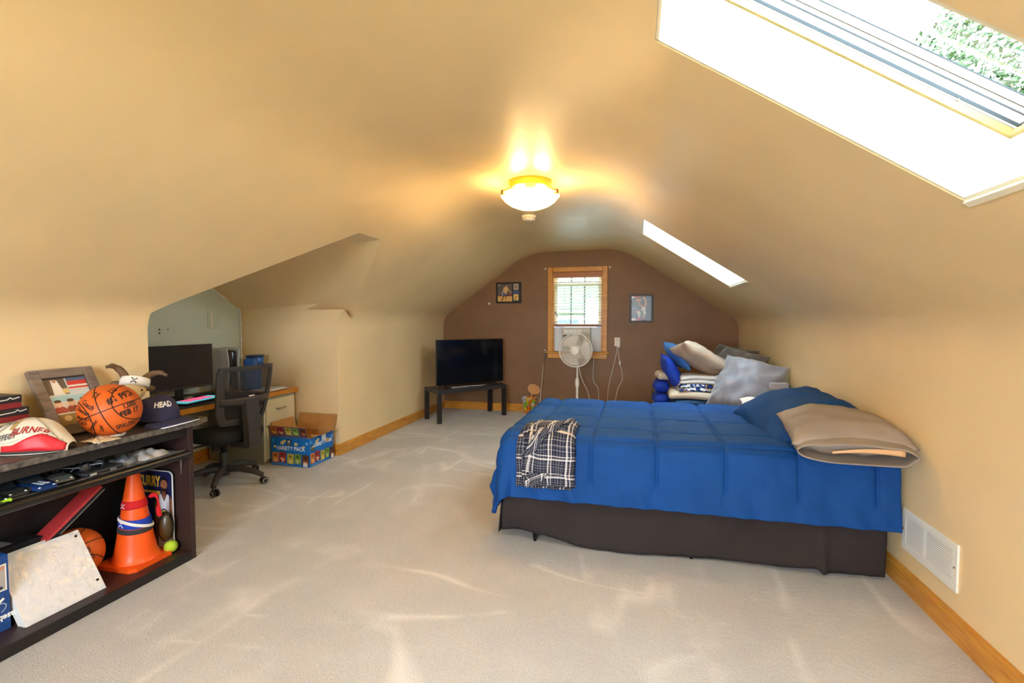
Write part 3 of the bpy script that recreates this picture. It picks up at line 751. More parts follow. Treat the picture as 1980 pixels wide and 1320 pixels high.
# --- horned plush goat wearing a white headband
M_FUR = mat('cream_plush', (214, 190, 146), .95, bump=(200, .4, .004)); M_HORN = mat('brown_horn', (104, 80, 56), .6, bump=(60, .2, .003))
g = thing('plush_goat', 'small cream plush goat with brown horns behind the basketball', 'plush toy', (-2.655, 1.985, .7685), rot=(math.radians(-14), 0, math.radians(-30)))
b = B(); b.ball((0, 0, .075), .075, 20, 14, (1, 1.05, 1)); b.ball((.02, 0, .19), .058, 20, 14, (1.05, 1, 1)); b.ball((.075, 0, .17), .034, 16, 10, (1.1, 1, .85)); b.obj('body', M_FUR, g, smooth=180)
for s_ in (-1, 1):
    B().tube(bez([(-.005, .035*s_, .235), (-.03, .065*s_, .275), (-.02, .105*s_, .295), (.01, .135*s_, .285)], 5), [.020]*4+[.018]*4+[.014]*4+[.009]*3+[.004], 10).obj('horn', M_HORN, g, smooth=180)
    B().ball((.0, .072*s_, .205), .022, 12, 8, (.5, 1.3, .8)).obj('ear', M_HORN, g, smooth=180)
    B().ball((.068, .028*s_, .195), .007, 10, 8).obj('eye', M_SEAM, g, smooth=180)
    B().tube([(.03, .045*s_, .10), (.075, .05*s_, .03)], [.026, .022], 10).obj('leg', M_FUR, g, smooth=180)
    B().ball((.09, .05*s_, .022), .024, 12, 8).obj('hoof', mat('dark_plush', (52, 42, 38), .9), g, smooth=180)
hbw = thing('headband', 'white sports headband round the head of the plush goat', 'headband', (-2.655, 1.985, .7685), rot=(math.radians(-14), 0, math.radians(-30)))
b = B(); b.grid(lambda u, v: Vector(((.0665+.003*math.sin(v*PI))*math.cos(2*PI*u)+.02, (.0635+.003*math.sin(v*PI))*math.sin(2*PI*u), .203+.045*v+.018*math.cos(2*PI*u))), 36, 5, closeu=True)
o = b.obj('band', mat('white_terry', (236, 232, 226), .9, bump=(240, .2, .002)), hbw, smooth=180); o.modifiers.new('t', 'SOLIDIFY').thickness = .004
def ua(p, x, y, s_, c):                                              # two crossed arcs, the mark on the bands
    for sg in (1, -1): p.line([(x-.5*s_, y+sg*.55*s_), (x-.2*s_, y+sg*.18*s_), (x+.2*s_, y+sg*.18*s_), (x+.5*s_, y+sg*.55*s_)], .17*s_, c)
    return p
ua(Print(), 0, 0, .026, (30, 28, 28)).obj('emblem', hbw, frame_mtx((.0895, -.018, .243), (.25, 1, 0), (.05, 0, 1)))

# --- navy cap
M_NAVY = mat('navy_cotton', (46, 46, 78), .85, bump=(300, .15, .002))
cp = thing('baseball_cap', 'navy blue baseball cap on the bookcase beside the signed basketball', 'cap', (-2.515, 2.06, .772), math.radians(8))
CR = .100
def crown(u, v):
    a = 2*PI*u; e = PI/2*v; r_ = CR*math.cos(e)**.75
    return Vector((r_*math.cos(a)*1.12, r_*math.sin(a), .018+.125*math.sin(e)**.9*(1+.06*math.cos(a)))) + Vector((0, 0, .003*nz(math.cos(a)*3, math.sin(a)*3, v*3)))
b = B(); b.grid(crown, 40, 14, closeu=True); bmesh.ops.remove_doubles(b.bm, verts=b.bm.verts, dist=1e-5); b.obj('crown', M_NAVY, cp, smooth=180)
B().ball((0, 0, .145), .007, 10, 6, (1, 1, .6)).obj('button', M_NAVY, cp, smooth=180)
def brim(u, v):
    a = math.radians(-74+148*u); ro = CR+.002+(.082*math.cos(a*.72)**.6)*v
    return Vector((ro*math.cos(a)*1.12, ro*math.sin(a), .024-.030*abs(math.sin(a))**2*(.4+.6*v)-.012*v*v))
b = B(); b.grid(brim, 30, 8); o = b.obj('brim', M_NAVY, cp, smooth=180); md = o.modifiers.new('t', 'SOLIDIFY'); md.thickness = .005
B().tube([brim(k/30, 1.02)+Vector((0, 0, -.002)) for k in range(31)], .0028, 6).obj('brim_piping', mat('white_piping', (230, 230, 236), .6), cp, smooth=60)
V, Fc = text_mesh('HEAD', .036, .0014, .12); pr = Print(0)
def on_crown(q):
    a = -.55+q.x/(CR*1.06); vv = .42+q.y/.15; w_ = crown(a/(2*PI) % 1., min(.95, max(0, vv))); return w_+Vector((math.cos(a), math.sin(a), .35)).normalized()*.0028
pr._add([on_crown(q) for q in V], Fc, (234, 234, 240)); pr.obj('lettering', cp)
b = B(); b.grid(lambda u, v: Vector((-2.60+.20*u, 2.0+.22*v, .7705+.006*abs(nz(u*7, v*7))+.010*abs(nz(u*3, v*3, 4)))), 18, 18)
o = tag(b.obj('black_cloth', mat('black_nylon', (20, 20, 22), .8), smooth=180), 'crumpled black cloth under the navy cap', 'cloth'); o.modifiers.new('t', 'SOLIDIFY').thickness = .0015

# --- model cars on the tray
M_TYRE = mat('tyre_rubber', (22, 22, 23), .7); M_CHROME = mat('chrome', (190, 192, 196), .18, 1.0)
M_CARGL = mat('tinted_glass', (36, 44, 52), .12)
def model_car(label, loc, rz, colr, L=.19, W=.082, Hc=.052, open_top=False, stripes=None, edge=None):
    t = thing('model_car', label, 'model car', loc, rz, 'model cars on the tray')
    body = mat('car_paint_%d_%d_%d' % colr, colr, .22, coat=.6)
    hw = W/2
    def bodyp(u, v):
        x = (u-.5)*L; top = .030+.004*math.sin(u*PI)-.010*sm(u, .85, 1)-.006*sm(u, .1, 0)
        w_ = hw*(1-.12*sm(abs(u-.5), .40, .5))
        a = v*2*PI
        cy = math.copysign(abs(math.cos(a))**.45, math.cos(a)); sz = math.copysign(abs(math.sin(a))**.5, math.sin(a))
        return Vector((x, w_*cy, .009+(top-.009)*(.5+.5*sz)))
    b = B(); V = b.grid(bodyp, 24, 20, closev=True); b.bm.faces.new(V[0]); b.bm.faces.new(V[-1][::-1]); b.obj('car_body', body, t, smooth=40)
    if open_top:
        B().span((-.045, -hw*.72, .030), (.03, hw*.72, .036)).obj('cockpit', mat('dark_interior', (40, 40, 42), .7), t)
        for y in (-.018, .018): B().box((-.012, y, .042), (.018, .024, .022), (0, -.15, 0), bev=.004).obj('seat', mat('dark_interior', (40, 40, 42), .7), t)
        B().tube([(.03, -hw*.72, .034), (.018, -hw*.62, .056), (.018, hw*.62, .056), (.03, hw*.72, .034)], .002, 6).obj('windscreen_frame', M_CHROME, t)
    else:
        c = [(-.30*L, 0), (.16*L, 0), (.04*L, Hc-.030), (-.20*L, Hc-.030)]
        B().prism(c, W*.80, mtx=Matrix.Translation((0, W*.40, .031)) @ Matrix.Rotation(PI/2, 4, 'X')).obj('cabin_glass', M_CARGL, t)
        B().span((-.18*L, -W*.37, Hc-.001), (.03*L, W*.37, Hc+.003), bev=.002).obj('roof', body, t)
    for x in (-.31*L, .30*L):
        for y in (-hw+.004, hw-.004):
            w = B().lathe([(0, -.006), (.009, -.006), (.0145, -.005), (.015, 0), (.0145, .005), (.009, .006), (0, .006)], 18, (x, y, .015), (PI/2, 0, 0)).obj('wheel', M_TYRE, t, smooth=40)
            B().lathe([(0, -.0075), (.008, -.007), (.009, -.005), (.009, .005), (.008, .007), (0, .0075)], 12, (x, y, .015), (PI/2, 0, 0)).obj('rim', M_CHROME, w)
    for y in (-.026, .026): B().ball((L/2-.005, y, .020), .006, 10, 6, (.6, 1, .7)).obj('headlight', mat('pale_lens', (226, 232, 236), .15), t, smooth=180)
    B().box((L/2-.001, 0, .011), (.006, W*.82, .008), bev=.002).obj('bumper', M_CHROME if open_top else body, t)
    if stripes:
        for y in (-.010, .010): B().span((.16*L, y-.006, .0312), (.46*L, y+.006, .0335), bev=.0008).obj('hood_stripe', mat('white_stripe', stripes, .3), t)
    if edge:
        B().span((L*.30, -hw-.001, .008), (L/2+.002, hw+.001, .020), bev=.002).obj('front_valance', mat('lime_plastic', edge, .35), t)
        Print().text('GTR', 0, .0, .012, (20, 30, 20), 0, .0006).obj('lettering', t, frame_mtx((L/2+.0023, 0, .014), (0, 1, 0), (0, 0, 1)))
    return t
TZ = .6088
model_car('lime and black model car cut by the left picture edge', (-2.45, 1.285, TZ), .04, (30, 34, 34), edge=(170, 226, 30))
model_car('matte black model car between the lime and the blue model car', (-2.49, 1.372, TZ), .05, (44, 48, 50))
model_car('dark blue model car with white bonnet stripes on the tray', (-2.475, 1.459, TZ), .03, (22, 52, 112), stripes=(214, 226, 240), L=.20)
model_car('open-top grey model car beside the flat black box', (-2.50, 1.556, TZ), -.10, (84, 88, 86), open_top=True, L=.185)

# flat black box with two pairs of glasses on it
t = thing('flat_box', 'flat black hinged box on the tray beside the open-top model car', 'box', (-2.485, 1.70, TZ), .05)
B().span((-.09, -.085, 0), (.09, .085, .012), bev=.002).obj('box_body', mat('black_card', (36, 33, 36), .5), t)
B().span((-.091, -.086, .0125), (.091, .086, .022), bev=.002).obj('box_lid', mat('dark_slate_card', (52, 56, 62), .4), t)
Print().rect(-.07, -.001, -.04, .009, (176, 176, 170)).rect(.02, -.001, .05, .009, (120, 122, 120)).obj('box_print', t, frame_mtx((.0918, 0, .007), (0, 1, 0), (0, 0, 1)))
def glasses(label, loc, rz):
    t = thing('eyeglasses', label, 'glasses', loc, rz, 'eyeglasses on the flat box')
    fm = mat('dark_frame', (40, 44, 52), .3)
    for s_ in (-1, 1):
        c = Vector((0, .034*s_, .020))
        B().tube([c+Vector((0, .027*math.cos(a), .018*math.sin(a))) for a in [2*PI*k/20 for k in range(20)]], .0022, 6, closed=True).obj('rim', fm, t, smooth=60)
        b = B(); b.poly([c+Vector((0, .026*math.cos(2*PI*k/16), .017*math.sin(2*PI*k/16))) for k in range(16)]); o = b.obj('lens', glass_mat('lens_glass', (226, 232, 240), .02, .8), t); o.modifiers.new('t', 'SOLIDIFY').thickness = .0015
        B().tube(bez([(0, .060*s_, .026), (-.04, .063*s_, .027), (-.09, .062*s_, .022), (-.112, .058*s_, .004)], 5), .0020, 6).obj('temple', mat('pale_temple', (176, 186, 196), .25, .5), t, smooth=60)
    B().tube(bez([(0, -.009, .024), (.003, 0, .029), (0, .009, .024)], 4), .0022, 6).obj('bridge', fm, t, smooth=60)
glasses('eyeglasses on the flat box nearer the model cars', (-2.43, 1.672, TZ+.0225), .25)
glasses('eyeglasses on the flat box nearer the grey sock', (-2.45, 1.735, TZ+.0225), .9)

def cloth_heap(name, label, cat, c, d, h, m, sd, rz=0., n=26, group=None):
    b = B()
    def fn(u, v):
        x = (u-.5)*d[0]; y = (v-.5)*d[1]; e = (max(0, 1-abs(2*u-1)**4)*max(0, 1-abs(2*v-1)**4))**.5
        ridge = abs(nz(x*22+sd, y*9, sd))*1.0+abs(nz(x*12, y*26+sd, sd+3))*.7
        return Vector((x+.012*nz(y*18, sd), y+.012*nz(x*18, sd+1), .002+h*e*(.40+.8*ridge)))
    b.grid(fn, n, n); b.grid(lambda u, v: Vector((fn(u, v).x, fn(u, v).y, .0006)), n, n, flip=True)
    o = b.obj(name, m, smooth=180, loc=c, rot=(0, 0, rz)); return tag(o, label, cat, group)
M_SOCK = mat('grey_knit', (150, 154, 164), .9, vary=(30, .35), bump=(260, .3, .002)); M_LGREY = mat('light_grey_cotton', (196, 190, 186), .9, bump=(200, .2, .002))
cloth_heap('sock', 'grey ribbed sock bunched on the tray', 'sock', (-2.48, 1.845, .6065), (.10, .085), .045, M_SOCK, 2.2, .4)
cloth_heap('folded_cloth', 'crumpled light grey cloth at the right end of the tray', 'cloth', (-2.50, 1.975, .6065), (.16, .16), .035, M_LGREY, 5.1, .2)
tag(B().hull([(-2.70, 1.93, .607), (-2.60, 1.90, .607), (-2.60, 2.07, .607), (-2.70, 2.08, .607), (-2.72, 1.97, .665), (-2.70, 2.05, .64)]).obj('paper_bag', mat('grey_green_paper', (176, 178, 160), .7)),
    'folded grey-green paper at the back of the tray', 'paper')

# --- bottom shelf
SZ = .0505
M_CONE = mat('orange_pvc', (248, 92, 24), .38, vary=(4, .05))
cn = thing('traffic_cone', 'bright orange traffic cone with sports headbands on the bottom shelf', 'cone', (-2.555, 1.955, SZ), .02)
b = B(); b.prism([(x*.122-(.03*(abs(x)+abs(y)-1) if 0 else 0), y*.122) for x, y in [(-1, -.8), (-.8, -1), (.8, -1), (1, -.8), (1, .8), (.8, 1), (-.8, 1), (-1, .8)]], .02); b.obj('base', M_CONE, cn)
def cone_r(z): return .098-.078*(z-.02)/.49+.012*math.exp(-(z-.02)/.02)
B().lathe([(cone_r(z), z) for z in [.02, .03, .045, .07, .11, .2, .3, .4, .48, .505]]+[(.014, .512), (0, .512)], 36).obj('cone_body', M_CONE, cn, smooth=40)
def cone_band(name, label, z0, z1, tilt, off, m, phase=0., mark=None, extra=None):
    t = thing(name, label, 'headband', (-2.555, 1.955, SZ), .02, 'headbands on the cone')
    def fn(u, v):
        a = 2*PI*u; z = z0+(z1-z0)*v+tilt*math.cos(a+phase); r_ = cone_r(z)+off+.0015*math.sin(v*PI)
        return Vector((r_*math.cos(a), r_*math.sin(a), z))
    b = B(); b.grid(fn, 40, 5, closeu=True); o = b.obj('band', m, t, smooth=180); o.modifiers.new('t', 'SOLIDIFY').thickness = .003
    if mark:
        ang, col, sz = mark
        def on(v):
            a = ang+v.x/cone_r(z0); z = (z0+z1)/2+v.y+tilt*math.cos(a+phase); r_ = cone_r(z)+off+.0045+v.z
            return Vector((r_*math.cos(a), r_*math.sin(a), z))
        ua(Print(), 0, 0, sz, col).obj('emblem', t, fn=on)
    return t
ang0 = math.radians(-62)
t = cone_band('headband', 'red headband knotted high on the orange cone', .292, .333, .0, .003, mat('red_jersey', (206, 22, 30), .8), mark=(ang0-.55, (240, 236, 236), .022))
B().tube(bez([(.055, .04, .335), (.085, .045, .345), (.098, .05, .31), (.092, .055, .26), (.098, .058, .225)], 6), [.008+.004*math.sin(k*.4) for k in range(25)], 8).obj('knot_tail', mat('red_jersey', (206, 22, 30), .8), t, smooth=180)
cone_band('headband', 'blue headband with white emblem low on the orange cone', .200, .245, -.010, .003, mat('royal_blue_jersey', (22, 62, 176), .8), mark=(ang0-.50, (240, 240, 246), .026))
cone_band('headband', 'white headband slanting across the blue one on the cone', .206, .222, .030, .008, mat('white_terry', (236, 232, 226), .9, bump=(240, .2, .002)), phase=2.2)
cone_band('headband', 'charcoal headband below the blue one on the cone', .172, .196, -.008, .003, mat('charcoal_jersey', (54, 50, 54), .85))

sg = thing('player_sign', 'navy sign with a basketball player in white jersey and yellow letters', 'sign', (-2.585, 2.104, SZ))
def rrect(w, h, r_, n=6):
    out = []
    for cx, cy, a0 in ((w-r_, h-r_, 0), (r_, h-r_, 90), (r_, r_, 180), (w-r_, r_, 270)):
        for k in range(n+1): a = math.radians(a0+90*k/n); out.append((cx+r_*math.cos(a), cy+r_*math.sin(a)))
    return out
SW, SH = .235, .44
smx = frame_mtx((-SW/2, 0, 0), (1, 0, 0), (0, 0, 1))
B().prism(rrect(SW, SH, .03), .006, mtx=smx).obj('sign_board', mat('white_board', (226, 228, 236), .4), sg)
p = Print().poly([(.004+x*(SW-.008)/SW, .004+y*(SH-.008)/SH) for x, y in rrect(SW, SH, .028)], (28, 32, 76))
p.text('CURRY', .072, .375, .078, (232, 184, 60), 0, .003, .62).rect(.01, .312, .15, .324, (232, 184, 60)).rect(.10, .300, .15, .314, (222, 170, 60))
skn = (150, 96, 66)
p.poly([(.115, .0), (.232, .0), (.232, .28), (.215, .305), (.20, .31), (.15, .31), (.125, .29), (.108, .24)], skn)
p.poly([(.128, .0), (.222, .0), (.218, .16), (.214, .305), (.195, .312), (.178, .275), (.158, .312), (.142, .305), (.134, .20)], (226, 226, 236))
p.line([(.142, .306), (.134, .20), (.128, .02)], .004, (40, 40, 84)).line([(.158, .312), (.178, .272), (.196, .312)], .004, (40, 40, 84)).line([(.214, .306), (.219, .16)], .004, (40, 40, 84))
p.ell(.176, .20, .026, .030, (44, 48, 100)).ell(.176, .20, .020, .022, (206, 172, 70)).ell(.172, .203, .008, .012, (44, 48, 100))
p.rect(.166, .30, .192, .335, (140, 88, 60)).ell(.180, .365, .024, .035, skn, 18).poly([(.158, .372), (.160, .398), (.180, .408), (.202, .396), (.204, .370), (.198, .385), (.18, .392), (.166, .386)], (26, 20, 20))
p.poly([(.160, .352), (.166, .332), (.180, .326), (.194, .334), (.200, .352), (.190, .342), (.176, .340)], (34, 24, 22)).ell(.172, .370, .004, .002, (20, 16, 16)).ell(.186, .370, .004, .002, (20, 16, 16)).line([(.172, .347), (.184, .347)], .003, (120, 60, 56))
p.obj('sign_print', sg, frame_mtx((-SW/2, -.0063, 0), (1, 0, 0), (0, 0, 1)))
tag(B().ball((-2.462, 2.075, SZ+.0335), .033, 20, 14).obj('tennis_ball', mat('tennis_felt', (176, 208, 52), .95, bump=(300, .4, .002)), smooth=180), 'yellow-green tennis ball in the corner of the bottom shelf', 'tennis ball')
mb = thing('ball_bag', 'dark clear bag with a yellow-brown ball behind the cone', 'ball bag', (-2.475, 2.06, SZ+.068))
B().ball((0, 0, .075), .036, 20, 14, (.9, .8, 1.9)).obj('wrapped_ball', mat('ochre_rubber', (150, 116, 48), .5), mb, smooth=180)
B().ball((0, 0, .08), .041, 20, 14, (.98, .86, 2.05)).obj('bag_film', glass_mat('smoky_film', (176, 170, 158), .35, .93), mb, smooth=180)

M_PLAS = mat('white_shrink_wrap', (222, 222, 228), .12, spec=.8, bump=(22, .6, .016))
def binder(label, off, bm):
    t = thing('ring_binder', label, 'binder', (0,0,0), 0, 'white binders leaning on the bottom shelf')
    O2 = Vector((-2.432+off, 1.402, SZ+.001)); U2 = Vector((-.17, 0, .265)); BW = .315 if off == 0 else .195; mx = frame_mtx(O2, (0, 1, 0), U2)
    B().span((0, 0, -.0225), (BW, .312, -.0185), bev=.001).warp(lambda v: mx @ v).obj('cover_panel', M_WHITE, t)
    B().span((0, 0, -.0035), (BW, .312, .0), bev=.001).warp(lambda v: mx @ v).obj('cover_panel', bm, t)
    B().span((0, .004, -.0185), (.004, .308, -.0035)).warp(lambda v: mx @ v).obj('spine', M_WHITE, t)
    B().span((.006, .006, -.017), (BW-.01, .300, -.005)).warp(lambda v: mx @ v).obj('page_block', mat('paper_block', (236, 234, 228), .8), t)
    for x, y in ((BW-.021, .285), (BW-.019, .052)): B().lathe([(0, .0), (.006, .0), (.006, .002), (0, .003)], 12, mtx=mx @ Matrix.Translation((x, y, 0))).obj('rivet', mat('black_rivet', (24, 24, 26), .4), t)
    return t
binder('white plastic-wrapped binder leaning in front on the bottom shelf', 0, M_PLAS)
binder('white binder hidden behind the plastic-wrapped one', -.024, M_WHITE)

M_BLUEC = mat('blue_printed_card', (30, 76, 148), .45, vary=(60, .15))
t = thing('card_box', 'blue open box of baseball cards standing on the bottom shelf', 'box', (-2.60, 1.285, SZ), 0)
for a, c in (((.098, -.105, 0), (.10, .105, .31)), ((-.10, -.105, 0), (-.098, .105, .31)), ((-.098, .103, 0), (.098, .105, .31)), ((-.098, -.105, 0), (.098, -.103, .31)), ((-.098, -.103, 0), (.098, .103, .003))):
    B().span(a, c).obj('panel', M_BLUEC, t)
p = Print().rect(-.0, .165, .098, .275, (236, 232, 224)).rect(.005, .170, .093, .270, (176, 168, 166)).ell(.048, .205, .026, .03, (222, 214, 210)).ell(.048, .195, .016, .014, (54, 56, 84)).poly([(.01, .225), (.09, .255), (.09, .268), (.01, .245)], (206, 140, 116)).rect(.012, .225, .05, .238, (44, 60, 120)).ell(.078, .18, .006, .006, (40, 44, 80))
p.text('Baseball Cards', .045, .055, .034, (240, 240, 240), PI, .0012, .9).line([(.045, .08), (.055, .105), (.068, .122), (.085, .135)], .010, (240, 240, 240)).line([(.055, .105), (.05, .122), (.04, .13)], .008, (240, 240, 240))
p.line([(.075, .08), (.088, .09), (.092, .104), (.085, .114), (.07, .118)], .0025, (210, 220, 236))
p.obj('box_print', t, frame_mtx((.1004, 0, 0), (0, 1, 0), (0, 0, 1)))
for k, (yy, cc) in enumerate(((-.05, (186, 40, 50)), (.0, (226, 226, 230)), (.05, (40, 44, 60)))):
    b = B(); b.grid(lambda u, v: Vector((-.08+.16*u, yy-.03+.06*v, .24+.055*math.sin(u*PI)*math.sin(v*PI)+.012*nz(u*6, v*6, k))), 12, 12)
    o = tag(b.obj('rolled_shirt', mat('shirt_%d' % k, cc, .85), smooth=180, loc=t.location), 'rolled %s shirt stuffed in the blue card box' % ('red', 'white', 'dark')[k], 'shirt', 'shirts in the blue box'); o.modifiers.new('t', 'SOLIDIFY').thickness = .003
t = carton('shoe_box', 'black shoe box with a pale label behind the white binders', (-2.72, 1.515, SZ), (.13, .18, .275), mat('black_card', (36, 33, 36), .5))
Print().rect(-.04, -.06, .03, .0, (150, 156, 160)).obj('box_label', t, Matrix.Translation((0, 0, .2755)))
Print().rect(-.004, .18, .092, .245, (64, 64, 66)).text('DB', .045, .21, .026, (206, 176, 50), 1.57, .001).rect(-.03, .14, -.01, .20, (150, 110, 116)).obj('box_print', t, frame_mtx((.0675, 0, 0), (0, 1, 0), (0, 0, 1)))
t = thing('glitter_box', 'slim red glitter box leaning behind the shelf basketball', 'box', (-2.66, 1.735, .372), rot=(math.radians(36), 0, 0))
B().span((-.045, -.15, .0), (.045, .15, .022), bev=.002).obj('box_body', mat('black_card', (36, 33, 36), .5), t)
B().span((-.046, -.151, .022), (.046, .151, .032), bev=.002).obj('box_lid', mat('red_glitter', (196, 26, 40), .3, vary=(320, .0, 2), col2=(236, 90, 90)), t)
B().span((.0462, -.15, .004), (.048, .15, .008)).obj('silver_edge', M_CHROME, t)
# ------------------------------------------------------------------ desk in the alcove
M_DESKW = mat('amber_oak_top', (212, 146, 50), .35, vary=(6, .0, 6), col2=(178, 112, 32), stretch=(6, 1, 6))
M_STEELC = mat('beige_enamel_steel', (206, 196, 164), .45); M_STEELG = mat('grey_green_enamel', (150, 148, 130), .5)
M_DARKTOP = mat('dark_desk_pad', (52, 44, 42), .55, vary=(20, .2))
DX0, DX1, DTZ = -3.93, -3.25, .66
dk = thing('desk', 'old beige metal desk with amber wooden top filling the alcove', 'desk', (0,0,0))
B().span((DX0, 2.29, DTZ-.042), (DX1, 4.135, DTZ), bev=.006).obj('desktop', M_DESKW, dk)
for y0, y1, nm in ((3.70, 4.115, 'pedestal'), (2.31, 2.72, 'pedestal')):
    pd = B().span((DX0+.03, y0, .0), (DX1-.035, y1, DTZ-.044), bev=.004).obj(nm, M_STEELG, dk)
    z = .045
    for k, hgt in enumerate((.30, .255)):
        dr = B().span((DX1-.035, y0+.022, z), (DX1-.018, y1-.014, z+hgt-.008), bev=.004).obj('drawer', M_STEELC, dk); z += hgt
        B().tube(bez([(DX1-.018, (y0+y1)/2-.05, z-.10), (DX1+.002, (y0+y1)/2-.045, z-.10), (DX1+.002, (y0+y1)/2+.045, z-.10), (DX1-.018, (y0+y1)/2+.05, z-.10)], 4), .005, 6).obj('handle', M_CHROME, dr, smooth=60)
    B().span((DX1-.036, y0+.004, .03), (DX1-.026, y0+.016, DTZ-.05)).obj('edge_post', mat('pale_edge', (226, 222, 204), .4), dk)
B().span((DX0+.01, 2.72, .25), (DX0+.03, 3.70, DTZ-.044)).obj('modesty_panel', M_STEELG, dk)
tag(B().span((-3.85, 2.62, DTZ+.0005), (-3.27, 3.70, DTZ+.004), bev=.001).obj('desk_pad', M_DARKTOP), 'dark desk mat under the keyboard and monitor', 'desk mat')

mo = thing('monitor', 'wide black computer monitor on the alcove desk', 'monitor', (-3.74, 3.285, DTZ+.0045), math.radians(-3))
B().box((0, 0, .262), (.022, .605, .375), bev=.006).obj('housing', mat('black_plastic', (28, 27, 28), .45), mo)
B().box((.0118, 0, .268), (.002, .588, .348)).obj('screen', mat('dark_matte_screen', (44, 40, 40), .32, spec=.5), mo)
B().box((.0125, 0, .083), (.003, .604, .018)).obj('lower_bezel', mat('graphite_plastic', (62, 60, 62), .35), mo)
B().span((-.03, -.03, .012), (-.012, .03, .22)).obj('stand_neck', mat('black_plastic', (28, 27, 28), .45), mo)
B().box((-.01, 0, .006), (.17, .26, .012), bev=.004).obj('stand_foot', mat('black_plastic', (28, 27, 28), .45), mo)

gc = thing('game_console', 'white upright game console with a black core beside the monitor', 'console', (-3.80, 3.80, DTZ+.0005), math.radians(-16))
def plate(sg, y0):
    b = B()
    def fn(u, v):
        x = -.16+.32*u; z = .0+.40*v; fl = .016*(2*v-1)**2*sm(v, .45, 1)+.010*(1-v)**3
        return Vector((x, y0+sg*(fl+.012*math.sin(u*PI)*.6), z+.006*math.sin(u*PI)*sm(v, .9, 1)))
    b.grid(fn, 14, 18); o = b.obj('side_plate', mat('matte_white_shell', (214, 216, 226), .4), gc, smooth=180); o.modifiers.new('t', 'SOLIDIFY').thickness = .006
plate(-1, -.048); plate(1, .048)
B().span((-.15, -.036, .01), (.15, .036, .385), bev=.02).obj('core', mat('gloss_black_core', (18, 18, 20), .15), gc, smooth=40)
B().lathe([(.075, 0), (.08, .004), (.07, .01), (0, .01)], 24).obj('stand_disc', mat('black_plastic', (28, 27, 28), .45), gc)
Print().ell(0, 0, .008, .003, (70, 74, 90)).rect(-.002, .0, .002, .014, (70, 74, 90)).ell(.004, .010, .004, .004, (70, 74, 90)).obj('emblem', gc, frame_mtx((-.11, -.0735, .355), (1, 0, 0), (0, 0, 1)))

wp = thing('water_dispenser', 'blue water filter jug with dark lid behind the office chair', 'jug', (-3.59, 3.93, DTZ+.0005), math.radians(20))
M_JUG = mat('blue_jug_plastic', (40, 92, 166), .28); M_JUGD = mat('navy_lid', (26, 48, 92), .35)
B().lathe([(0, .0), (.080, 0), (.086, .01), (.088, .20), (.082, .215), (0, .215)], 32, (0, -.05, 0)).obj('tank', M_JUG, wp, smooth=40)
B().lathe([(0, 0), (.070, 0), (.074, .008), (.077, .085), (.070, .095), (0, .095)], 32, (0, .045, .215)).obj('reservoir', M_JUG, wp, smooth=40)
B().lathe([(0, 0), (.082, 0), (.084, .014), (.078, .020), (0, .020)], 32, (0, .045, .306)).obj('lid', M_JUGD, wp, smooth=40)
B().box((.0, -.05, .255), (.10, .09, .085), bev=.012).obj('shoulder', M_JUG, wp)
B().box((.0, .055, .105), (.10, .08, .205), bev=.01).obj('clear_cup', mat('pale_blue_plastic', (92, 142, 208), .25), wp)
B().tube(bez([(.06, -.09, .23), (.10, -.06, .26), (.11, -.0, .22), (.09, .05, .16)], 6), .003, 6).obj('hose', M_SEAM, wp, smooth=60)

kb = thing('keyboard', 'compact keyboard with pink and turquoise keys on the desk mat', 'keyboard', (-3.43, 3.16, DTZ+.0045), math.radians(97))
B().span((-.19, -.068, 0), (.19, .068, .016), bev=.004).obj('case', mat('black_plastic', (28, 27, 28), .45), kb)
KM = [mat('pink_key', (238, 112, 150), .4, emit=((238, 90, 140), .12)), mat('turquoise_key', (110, 206, 214), .4, emit=((90, 200, 214), .1)), mat('lilac_key', (196, 150, 226), .4, emit=((180, 130, 226), .1))]
kmesh = {}
for r_ in range(5):
    n_ = 14
    for c_ in range(n_):
        m_ = KM[1] if (c_ < 2 or c_ > 11 or r_ == 0) else KM[2] if (r_ == 1 and c_ % 4 == 0) else KM[0]
        key = m_.name
        if key not in kmesh:
            o = B().box((0, 0, .005), (.022, .021, .010), bev=.003, seg=1).obj('keycap', m_, kb); kmesh[key] = o
        else:
            o = kmesh[key].copy(); COL.objects.link(o)
        o.location = (-.178+.0274*c_, -.052+.026*r_, .0165)
ms = thing('computer_mouse', 'pale grey computer mouse behind the keyboard', 'mouse', (-3.56, 3.20, DTZ+.0045), 2.9)
B().ball((0, 0, .012), .055, 20, 12, (1, .58, .42)).warp(lambda v: (v.x, v.y, max(0, v.z))).obj('shell', mat('pale_grey_plastic', (196, 190, 186), .35), ms, smooth=180)
B().lathe([(0, -.003), (.009, -.003), (.009, .003), (0, .003)], 12, (.028, 0, .032), (PI/2, 0, 0)).obj('scroll_wheel', M_SEAM, ms)
tag(B().box((-3.50, 3.49, DTZ+.022), (.15, .10, .035), (0, 0, .3), bev=.012).obj('game_controller_case', mat('dark_plastic', (38, 36, 38), .5)), 'black oblong case on the desk mat beside the game console', 'case')
cb = [((-3.62, 3.30), (-3.50, 3.38), (-3.42, 3.45), (-3.33, 3.40), (-3.30, 3.30)), ((-3.45, 2.98), (-3.32, 3.02), (-3.28, 3.12), (-3.30, 3.28), (-3.34, 3.36)), ((-3.72, 3.50), (-3.62, 3.56), (-3.56, 3.48), (-3.60, 3.40))]
